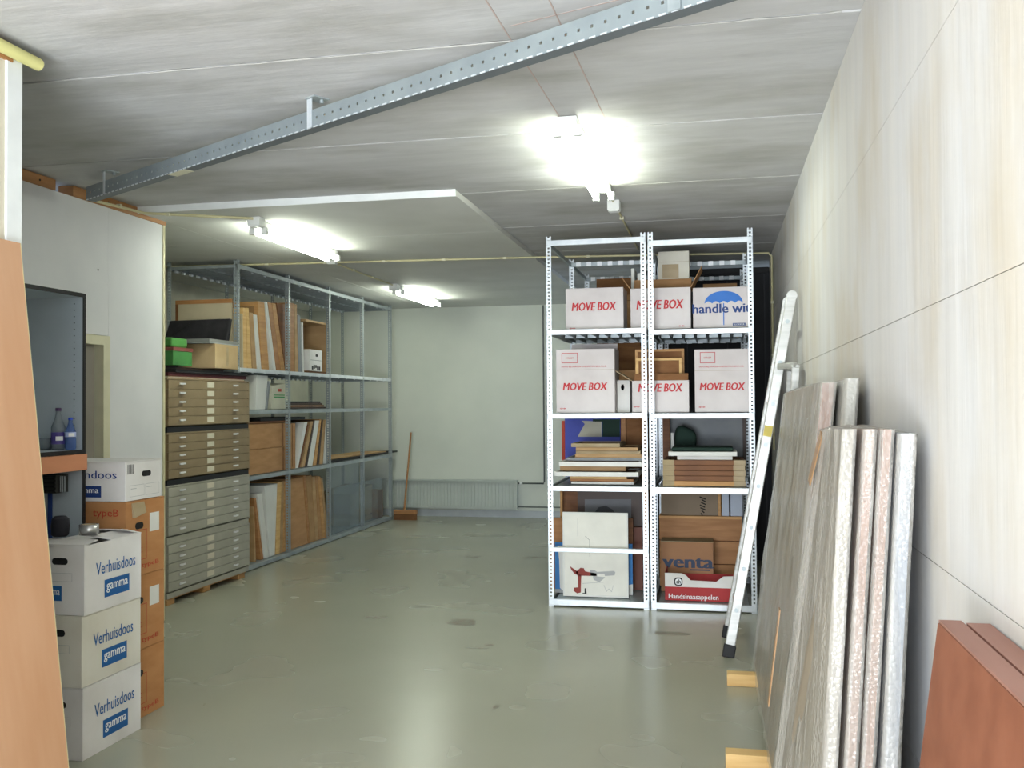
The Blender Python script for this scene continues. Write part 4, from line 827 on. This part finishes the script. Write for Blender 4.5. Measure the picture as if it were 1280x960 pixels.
# brown stack with archive box
GB='brown cartons with red print behind the white stack'
bx0,bx1,by0,by1=-3.40,-3.0,4.455,4.81
gz=[(0,.36),(.361,.755),(.756,1.155)]
for k,(z0,z1) in enumerate(gz):
    t=carton(bx0,bx1,by0,by1,z0,z1-.007,CARDO,('brown carton at the bottom, behind the white moving boxes','brown carton with red print and white label, middle of the stack behind','brown carton with red lettering right under the white archive box')[k],'closed',GB); h=z1-z0
    if k: rect((bx1,by0+.215,z0+h*.55),Y,Z,.09,.1,PW,t,'white_label')
    pill((bx1,by0+.12,z0+h*.66),Y,Z,.075,.035,BLACK,t)
    frame_line((bx1,by0+.06,z0+h*.2),Y,Z,.13,.16,.003,RED2,t); lettering('typeB',(bx1,by0+.14,z0+h*.08),Y,Z,.16,.03,RED2,t)
    rect((bx1,by0+.09,z0+h*.3),Y,Z,.06,.003,RED2,t); rect((bx1,by0+.09,z0+h*.36),Y,Z,.06,.003,RED2,t)
    if k==2: lettering('typeB',(-3.19,by0,z0+h*.78),X,Z,.15,.05,RED2,t,bold=.01); MB().hexa([(bx1,by0+.06,z1-.09),(bx1+.012,by0+.06,z1-.09),(bx1+.012,by0+.17,z1-.07),(bx1,by0+.17,z1-.07),(bx1,by0+.05,z1-.012),(bx1+.004,by0+.05,z1-.012),(bx1+.004,by0+.16,z1-.012),(bx1,by0+.16,z1-.012)]).make('torn_tape',CARDP,t); lettering('BOX',(-3.29,by0,z0+h*.45),X,Z,.14,.06,RED2,t,bold=.03)
    if k==0: MB().tube([(bx1-.004,by0+.04,.27),(bx1+.014,by0+.05,.26),(bx1+.006,by0+.09,.245)],[.02,.03,.014],8).make('torn_hole',BLACK,t)
z0,z1=1.157,1.358; t=carton(-3.45,-3.0,4.452,4.78,z0,z1,WHITE,'white archive box with blue lettering on top of the brown cartons','open')
MB().box((-3.455,4.447,z1+.001),(-2.996,4.785,z1+.006)).make('lid',WHITE,t)
lettering('Spullendoos',(-3.42,4.452,z0+.105),X,Z,.37,.055,NAVY,t,bold=.012); rect((-3.31,4.452,z0+.02),X,Z,.17,.06,NAVY,t,'navy_panel'); lettering('gamma',(-3.295,4.452,z0+.034),X,Z,.14,.03,PRW,t,bold=.02,off=.002)
pill((-3.0,4.64,z0+.135),Y,Z,.085,.03,BLACK,t)
for yy in (4.49,4.63): frame_line((-3.0,yy,z0+.02),Y,Z,.13,.06,.0018,GREYP,t); rect((-3.0,yy+.01,z0+.06),Y,Z,.05,.003,GREYP,t)
for i in range(7): rect((-3.0,4.47+i*.009,z0+.14),Y,Z,.005 if i%2 else .003,.05,DARK,t,'barcode_line')
# tall open cabinet
CABL=mat('pale_blue_grey_laminate','#b4bec4',.5,0,'#aab4ba',(3,3,3))
cx1=-3.195; cx0=-3.75; cy0=3.45; cy1=4.395; ztop=2.235
cz0=1.43; 
cab=thing('open_cabinet',((cx0+cx1)/2,(cy0+cy1)/2,0),'tall pale grey open cabinet with black edging and beech rail by the left partition','cabinet')
MB().box((cx0,cy1-.018,0),(cx1,cy1,ztop)).make('side_panel',CABL,cab); MB().box((cx0,cy0,0),(cx1,cy0+.018,ztop)).make('side_panel',CABL,cab)
MB().box((cx0,cy0+.018,ztop-.018),(cx1,cy1-.018,ztop)).make('top_panel',CABL,cab); MB().box((cx0-.01,cy0,0),(cx0,cy1,ztop)).make('back_panel',CABL,cab)
MB().box((cx0,cy0+.018,cz0-.018),(cx1,cy1-.018,cz0)).make('shelf',CABL,cab); MB().box((cx0,cy0+.018,.04),(cx1,cy1-.018,.058)).make('shelf',CABL,cab)
for (p,q) in (((cx1,cy1-.02,0),(cx1+.004,cy1+.001,ztop)),((cx1,cy0,0),(cx1+.004,cy0+.02,ztop)),((cx1,cy0+.02,ztop-.02),(cx1+.004,cy1-.02,ztop+.001)),((cx1,cy0+.02,cz0-.02),(cx1+.004,cy1-.02,cz0+.001))): MB().box(p,q).make('black_edging',BLACK,cab)
MB().box((cx1-.02,cy0+.02,cz0-.105),(cx1+.012,cy1+.004,cz0-.022)).make('beech_rail',mat('beech_rail','#c98964',.5,0,'#bd7c57',(8,2,8)),cab,bevel=.003)
for i in range(22): inst(cab,'peg_hole','peg',lambda: MB().tube([(0,0,0),(0,-.001,0)],.0035,6),(cx1-.05,cy1-.0181,cz0+.06+i*.033),DARK)
MB().box((cx1-.2,cy1-.024,.06),(cx1-.175,cy1-.019,cz0-.02)).make('slotted_rail',NAVY,cab)
# black ventilation grille in lower compartment
vg=thing('folding_rack',(-3.4,4.15,1.24),'dark ribbed folding rail with wire end inside the lower cabinet','rail')
zc0=at(70,605,1,4.3).z
MB().box((-3.72,4.27,zc0-.045),(-3.27,4.365,zc0+.045)).make('rail_body',mat('dark_olive_metal','#2b2c28',.5),vg)
for i in range(4): MB().box((-3.72,4.262,zc0-.035+i*.02),(-3.27,4.27,zc0-.027+i*.02)).make('rib',BLACK,vg)
for i in range(3): MB().tube([(-3.265+i*.012,4.30,zc0-.04),(-3.265+i*.012,4.30,zc0+.04)],.003,6).make('wire',GALVD,vg)
# bottles
def bottle(x,y,h,r_,liq,cap,lab,label,shoulder,wrap):
    t=thing('bottle',(x,y,cz0),label,'bottle')
    MB().lathe((x,y,cz0+.001),[(r_*.8,0),(r_,.01),(r_,h*.33),(r_*.93,h*.38),(r_,h*.5),(r_*.98,h*.55),(r_*.55,h*shoulder),(r_*.36,h*.86),(r_*.36,h*.93)],20).make('body',liq,t)
    MB().lathe((x,y,cz0+.001+h*.925),[(r_*.42,0),(r_*.42,h*.07),(r_*.36,h*.075)],16).make('cap',cap,t)
    MB().lathe((x,y,cz0+.001),[(r_*1.015,h*wrap[0]),(r_*1.015,h*wrap[1])],20).make('label_band',lab,t)
    MB().obox((x+r_*.72,y-r_*.72,cz0+h*(wrap[0]+wrap[1])/2),(r_*.35,r_*.35,0),(.004,-.004,0),(0,0,h*.05)).make('label_oval',PRW,t)
CLEAR=bpy.data.materials.new('clear_plastic'); CLEAR.use_nodes=True; n=CLEAR.node_tree.nodes; l=CLEAR.node_tree.links; n.clear(); o=n.new('ShaderNodeOutputMaterial'); mx=n.new('ShaderNodeMixShader'); mx.inputs[0].default_value=.4; tr=n.new('ShaderNodeBsdfTransparent'); tr.inputs[0].default_value=(.85,.88,.9,1); p2=n.new('ShaderNodeBsdfPrincipled'); p2.inputs['Base Color'].default_value=lin('#9aa3a8'); p2.inputs['Roughness'].default_value=.08; l.new(tr.outputs[0],mx.inputs[1]); l.new(p2.outputs[0],mx.inputs[2]); l.new(mx.outputs[0],o.inputs[0])
CLB=CLEAR.copy(); CLB.name='blue_clear_plastic'; [setattr(x.inputs['Base Color'],'default_value',lin('#6a86c0')) for x in CLB.node_tree.nodes if x.type=='BSDF_PRINCIPLED']
[setattr(x.inputs[0],'default_value',(.6,.72,.95,1)) for x in CLB.node_tree.nodes if x.type=='BSDF_TRANSPARENT']
PUR=mat('purple_label','#4b3f86',.4)
bottle(-3.298,4.325,.215,.034,CLEAR,mat('purple_cap','#4a2c58',.4),PUR,'clear plastic bottle with purple cap and label inside the cabinet',.72,(.14,.42))
bottle(-3.235,4.335,.165,.027,CLB,mat('blue_cap','#2c50c8',.4),mat('pale_blue_label','#b7c3ea',.4),'smaller blue-tinted bottle with blue cap inside the cabinet',.74,(.4,.55))
tag(MB().lathe((-3.375,4.32,cz0+.001),[(.03,0),(.034,.004),(.04,.06),(.037,.06),(.031,.008),(0,.008)],20).make('plastic_cup',CLEAR),'clear low plastic cup left of the bottles','cup')
# beech board leaning on the near partition
lb_=thing('beech_board',(-2.4,2.8,0),'large beech laminate board leaning on the near left partition','board')
MB().hexa([(-2.375,1.9,0),(-2.345,1.9,0),(-2.345,3.18,0),(-2.375,3.18,0),(-2.759,1.9,2.31),(-2.731,1.9,2.31),(-2.731,3.35,2.31),(-2.759,3.35,2.31)]).make('panel',BEECH,lb_)
MB().hexa([(-2.375,3.181,0),(-2.345,3.181,0),(-2.345,3.184,0),(-2.375,3.184,0),(-2.759,3.351,2.31),(-2.731,3.351,2.31),(-2.731,3.354,2.31),(-2.759,3.354,2.31)]).make('edge_band',mat('pale_edge','#d9cf9e',.5),lb_)
# ------------------------------------------------------------------ right side: ladder
AL=mat('brushed_aluminium','#c6c6c3',.4,.5,'#aeaeaa',(2,2,30)); ld=thing('ladder',(.06,6.65,0),'worn aluminium ladder leaning against the right wall by the rack','ladder')
def ladline(z): return .06+(.485-.06)*z/2.34
nb0,nt=Vector((.058,6.40,.03)),Vector((ladline(2.34),6.48,2.34)); fb0,ft=Vector((.058,6.93,.03)),Vector((ladline(2.34),6.86,2.34))
MB().bar(nb0,nt,.03,.065,up=(1,0,0)).make('stile',AL,ld,bevel=.006); MB().bar(fb0,ft,.03,.065,up=(1,0,0)).make('stile',AL,ld,bevel=.006)
for p,q in ((nb0,nt),(fb0,ft)):
    uu=(q-p).normalized(); MB().bar(p-uu*.03,p+uu*.055,.042,.078,up=(1,0,0)).make('rubber_foot',BLACK,ld,bevel=.006)
    MB().tube([q-Y*.02,q+Y*.02],.034,14).make('end_cap',AL,ld)
for i in range(8):
    z_=.28+i*.27; f_=z_/2.34; a=nb0.lerp(nt,f_); b_=fb0.lerp(ft,f_); MB().bar(a,b_,.036,.03).make('rung',AL,ld,bevel=.004); MB().tube([a-Y*.022,a-Y*.014],.014,8).make('rivet',GALVD,ld)
    MB().tube([b_+Y*.014,b_+Y*.02],.012,8).make('rivet',GALVD,ld)
c=nb0.lerp(nt,.62); uu=(nt-nb0).normalized(); MB().obox(c-Y*.0158-X*.0,uu*.035,Y*.0005,uu.cross(Y)*.026).make('sticker',mat('yellow_sticker','#c9b65c',.6),ld)
# rear support section
r0,r1=Vector((.40,6.44,.02)),Vector((.49,6.30,1.87)); r2,r3=Vector((.40,6.86,.02)),Vector((.49,6.74,1.87))
MB().bar(r0,r1,.026,.05,up=(1,0,0)).make('rear_stile',AL,ld,bevel=.005); MB().bar(r2,r3,.026,.05,up=(1,0,0)).make('rear_stile',AL,ld,bevel=.005)
MB().bar(r1,r3,.05,.03).make('rear_crossbar',AL,ld,bevel=.004); MB().bar(Vector((ladline(1.85),6.45,1.88)),r1+Vector((.0,0,.01)),.03,.04).make('hinge_bracket',AL,ld,bevel=.004)
for z_ in (.4,.9,1.4): f_=z_/1.87; MB().bar(r0.lerp(r1,f_),r2.lerp(r3,f_),.03,.025).make('rear_rung',AL,ld)
# battens under wrapped panels
for (yy,xl_,lb) in ((5.80,.04,'pine floor batten under the far end of the wrapped panels'),(4.50,.02,'pine floor batten under the middle of the wrapped panels'),(2.95,.1,'pine floor batten under the nearest wrapped panels')):
    tag(MB().box((xl_,yy-.045,0),(XR-.02,yy+.045,.068)).make('batten',WOODY,bevel=.004),lb,'batten')
# bubble wrapped panels
def wrapmat(name,tint,mixv):
    m=bpy.data.materials.new(name); m.use_nodes=True; n=m.node_tree.nodes; l=m.node_tree.links; n.clear()
    o=n.new('ShaderNodeOutputMaterial'); mx=n.new('ShaderNodeMixShader'); tr=n.new('ShaderNodeBsdfTransparent'); tr.inputs[0].default_value=(.96,.96,.94,1)
    p=n.new('ShaderNodeBsdfPrincipled'); p.inputs['Base Color'].default_value=lin(tint); p.inputs['Roughness'].default_value=.2; p.inputs['Specular IOR Level'].default_value=.6
    g=n.new('ShaderNodeNewGeometry'); mp=n.new('ShaderNodeMapping'); mp.inputs['Scale'].default_value=(1,1,1); l.new(g.outputs['Position'],mp.inputs[0])
    vo=n.new('ShaderNodeTexVoronoi'); vo.inputs['Scale'].default_value=85; l.new(mp.outputs[0],vo.inputs['Vector'])
    m2=n.new('ShaderNodeMapping'); m2.inputs['Scale'].default_value=(14,11,1.2); l.new(g.outputs['Position'],m2.inputs[0]); nz=n.new('ShaderNodeTexNoise'); nz.inputs['Scale'].default_value=1; nz.inputs['Detail'].default_value=4; l.new(m2.outputs[0],nz.inputs[0])
    b1=n.new('ShaderNodeBump'); b1.invert=True; b1.inputs['Strength'].default_value=.7; b1.inputs['Distance'].default_value=.004; l.new(vo.outputs['Distance'],b1.inputs['Height'])
    b2=n.new('ShaderNodeBump'); b2.inputs['Strength'].default_value=.8; b2.inputs['Distance'].default_value=.03; l.new(nz.outputs['Fac'],b2.inputs['Height']); l.new(b1.outputs[0],b2.inputs['Normal']); l.new(b2.outputs[0],p.inputs['Normal'])
    r_=n.new('ShaderNodeMapRange'); r_.inputs[1].default_value=.35; r_.inputs[2].default_value=.65; r_.inputs[3].default_value=mixv-.12; r_.inputs[4].default_value=mixv+.15; l.new(nz.outputs['Fac'],r_.inputs[0]); l.new(r_.outputs[0],mx.inputs[0])
    l.new(tr.outputs[0],mx.inputs[1]); l.new(p.outputs[0],mx.inputs[2]); l.new(mx.outputs[0],o.inputs[0]); return m
WRAP=wrapmat('bubble_wrap','#c8c4bc',.42); WRAPC=wrapmat('bubble_wrap_thick','#c9c5bd',.5)
CORE=mat('wrapped_core','#9a8f7e',.8,0,'#877b69',(2,5,.5)); COREP=mat('pink_brown_core','#94654f',.7); COREW=mat('white_core','#cfcfca',.7)
def wrapped(name,P4b,P4t,th,core,label,wm=WRAP,seed=0,wr=.010,cin=0):
    """panel: bottom far/near points, top far/near points of the room-side face; thickness th towards the wall"""
    bf_,bn=Vector(P4b[0]),Vector(P4b[1]); tf,tn=Vector(P4t[0]),Vector(P4t[1]); dv=X*th
    t=thing(name,(bf_+bn)/2+dv/2,label,'wrapped panel')
    ci=X*cin; MB().hexa([bn+ci,bn+dv,bf_+dv,bf_+ci,tn+ci,tn+dv,tf+dv,tf+ci]).make('core_panel',core,t)
    # wrapping: closed loop round the panel (room face, far edge, wall face, near edge), pulled tight and wrinkled
    gz=44; g=.007; loop=[]
    def pt_(s,fz):
        # s in 0..4
        F_=bf_.lerp(tf,fz); N_=bn.lerp(tn,fz); a=F_+Vector((-g,g,0)); b_=N_+Vector((-g,-g,0)); c_=N_+dv+Vector((g,-g,0)); d_=F_+dv+Vector((g,g,0))
        return (a.lerp(b_,s) if s<=1 else b_.lerp(c_,s-1) if s<=2 else c_.lerp(d_,s-2) if s<=3 else d_.lerp(a,s-3))
    ss=[i/30 for i in range(30)]+[1+i/4 for i in range(4)]+[2+i/6 for i in range(6)]+[3+i/4 for i in range(4)]; n=len(ss); vs=[]
    for j in range(gz+1):
        fz=j/gz*1.0
        for s in ss:
            p=pt_(s,fz); q=Vector((seed*7+p.y*5,p.z*1.1+p.y*.8,seed))
            amp=wr if s<1 else wr*.4
            if s<2.2: dd=(noise.noise(q)*.8+.5*abs(noise.noise(q*3.1+Vector((p.z,0,0)))))*amp; p=p+Vector((-abs(dd)-.001,0,0)) if s<1.0 else p+Vector((0,-abs(dd),0))
            vs.append(p)
    fs=[(j*n+i,j*n+(i+1)%n,(j+1)*n+(i+1)%n,(j+1)*n+i) for j in range(gz) for i in range(n)]
    b=MB(); b.add(vs,fs,True); top=[vs[gz*n+i] for i in range(n)]; c_=sum(top,Vector())/n+Z*.012; k=len(top)
    b.add(top+[c_],[(i,(i+1)%k,k) for i in range(k)],True); b.make('bubble_wrap',wm,t)
    return t
# far group (Y 3.7 - 6.0)
wrapped('wrapped_panel',((.205,6.0,.072),(.215,3.84,.072)),((.405,6.0,1.70),(.397,3.84,1.725)),.045,CORE,'widest bubble-wrapped panel, outermost of the far pair by the ladder',seed=1,wr=.022)
wrapped('wrapped_panel',((.325,5.9,.072),(.335,3.70,.072)),((.475,5.9,1.69),(.471,3.70,1.735)),.034,COREW,'silvery bubble-wrapped panel between the outermost far one and the wall',seed=2)
# near group
wrapped('wrapped_panel',((.145,3.45,.072),(.240,2.74,.072)),((.350,3.38,1.555),(.340,2.74,1.575)),.022,CORE,'outermost near bubble-wrapped panel with folded plastic corner',WRAPC,seed=3,wr=.024,cin=.012)
wrapped('wrapped_panel',((.295,3.5,.072),(.290,2.72,.072)),((.400,3.5,1.56),(.392,2.72,1.575)),.020,COREP,'pinkish-edged bubble-wrapped panel, second from the room in the near group',seed=4,wr=.006)
wrapped('wrapped_panel',((.335,3.5,.072),(.332,2.71,.072)),((.440,3.5,1.56),(.434,2.71,1.575)),.020,COREP,'pinkish-edged bubble-wrapped panel, third from the room in the near group',seed=5,wr=.006)
wrapped('wrapped_panel',((.385,3.5,.072),(.382,2.68,.072)),((.480,3.5,1.55),(.474,2.68,1.565)),.03,mat('bluish_core','#98a2b4',.7),'bluish bubble-wrapped panel nearest the right wall in the near group',WRAP,seed=6,wr=.008)
for z_,th_,pn in ((1.0,0,0),): MB().hexa([(.213,3.834,.08),(.26,3.834,.08),(.26,3.837,.08),(.213,3.837,.08),(.396,3.834,1.72),(.44,3.834,1.72),(.44,3.837,1.72),(.396,3.837,1.72)]).make('edge_strip',COREP,[o for o in bpy.data.objects if o.name=='wrapped_panel'][0])
k_=[o for o in bpy.data.objects if o.name.startswith('wrapped_panel')]
MB().bar((.30,3.36,1.38),(.335,3.30,1.545),.05,.004,up=(1,0,0)).make('brown_tape',mat('brown_tape','#9a7650',.35),k_[2])
MB().bar((.16,3.40,.62),(.20,3.38,.95),.04,.004,up=(1,0,0)).make('brown_tape',MATS['brown_tape'],k_[2])
# mahogany boards bottom right
for k,(x0,x1,lb) in enumerate(((.448,.496,'reddish-brown wooden panel at the lower right corner, room side'),(.4975,.547,'reddish-brown wooden panel at the lower right corner, wall side'))):
    t=thing('wooden_panel',(x0,1.3,0),lb,'panel','reddish-brown wooden panels')
    def pts(z_): f_=1-z_/1.19; o_=-.16*f_; return x0+o_,x1+o_
    a0,a1=pts(0); b0,b1=pts(1.19); yb_=2.165-.02*k
    MB().hexa([(a0,.3,0),(a1,.3,0),(a1,yb_,0),(a0,yb_,0),(b0,.3,1.185),(b1,.3,1.185),(b1,yb_,1.185),(b0,yb_,1.185)]).make('core',MAHO,t,bevel=.002)
    MB().box((b0+.002,.3,1.186),(b1-.002,yb_,1.191)).make('top_lipping',MAHOT,t)
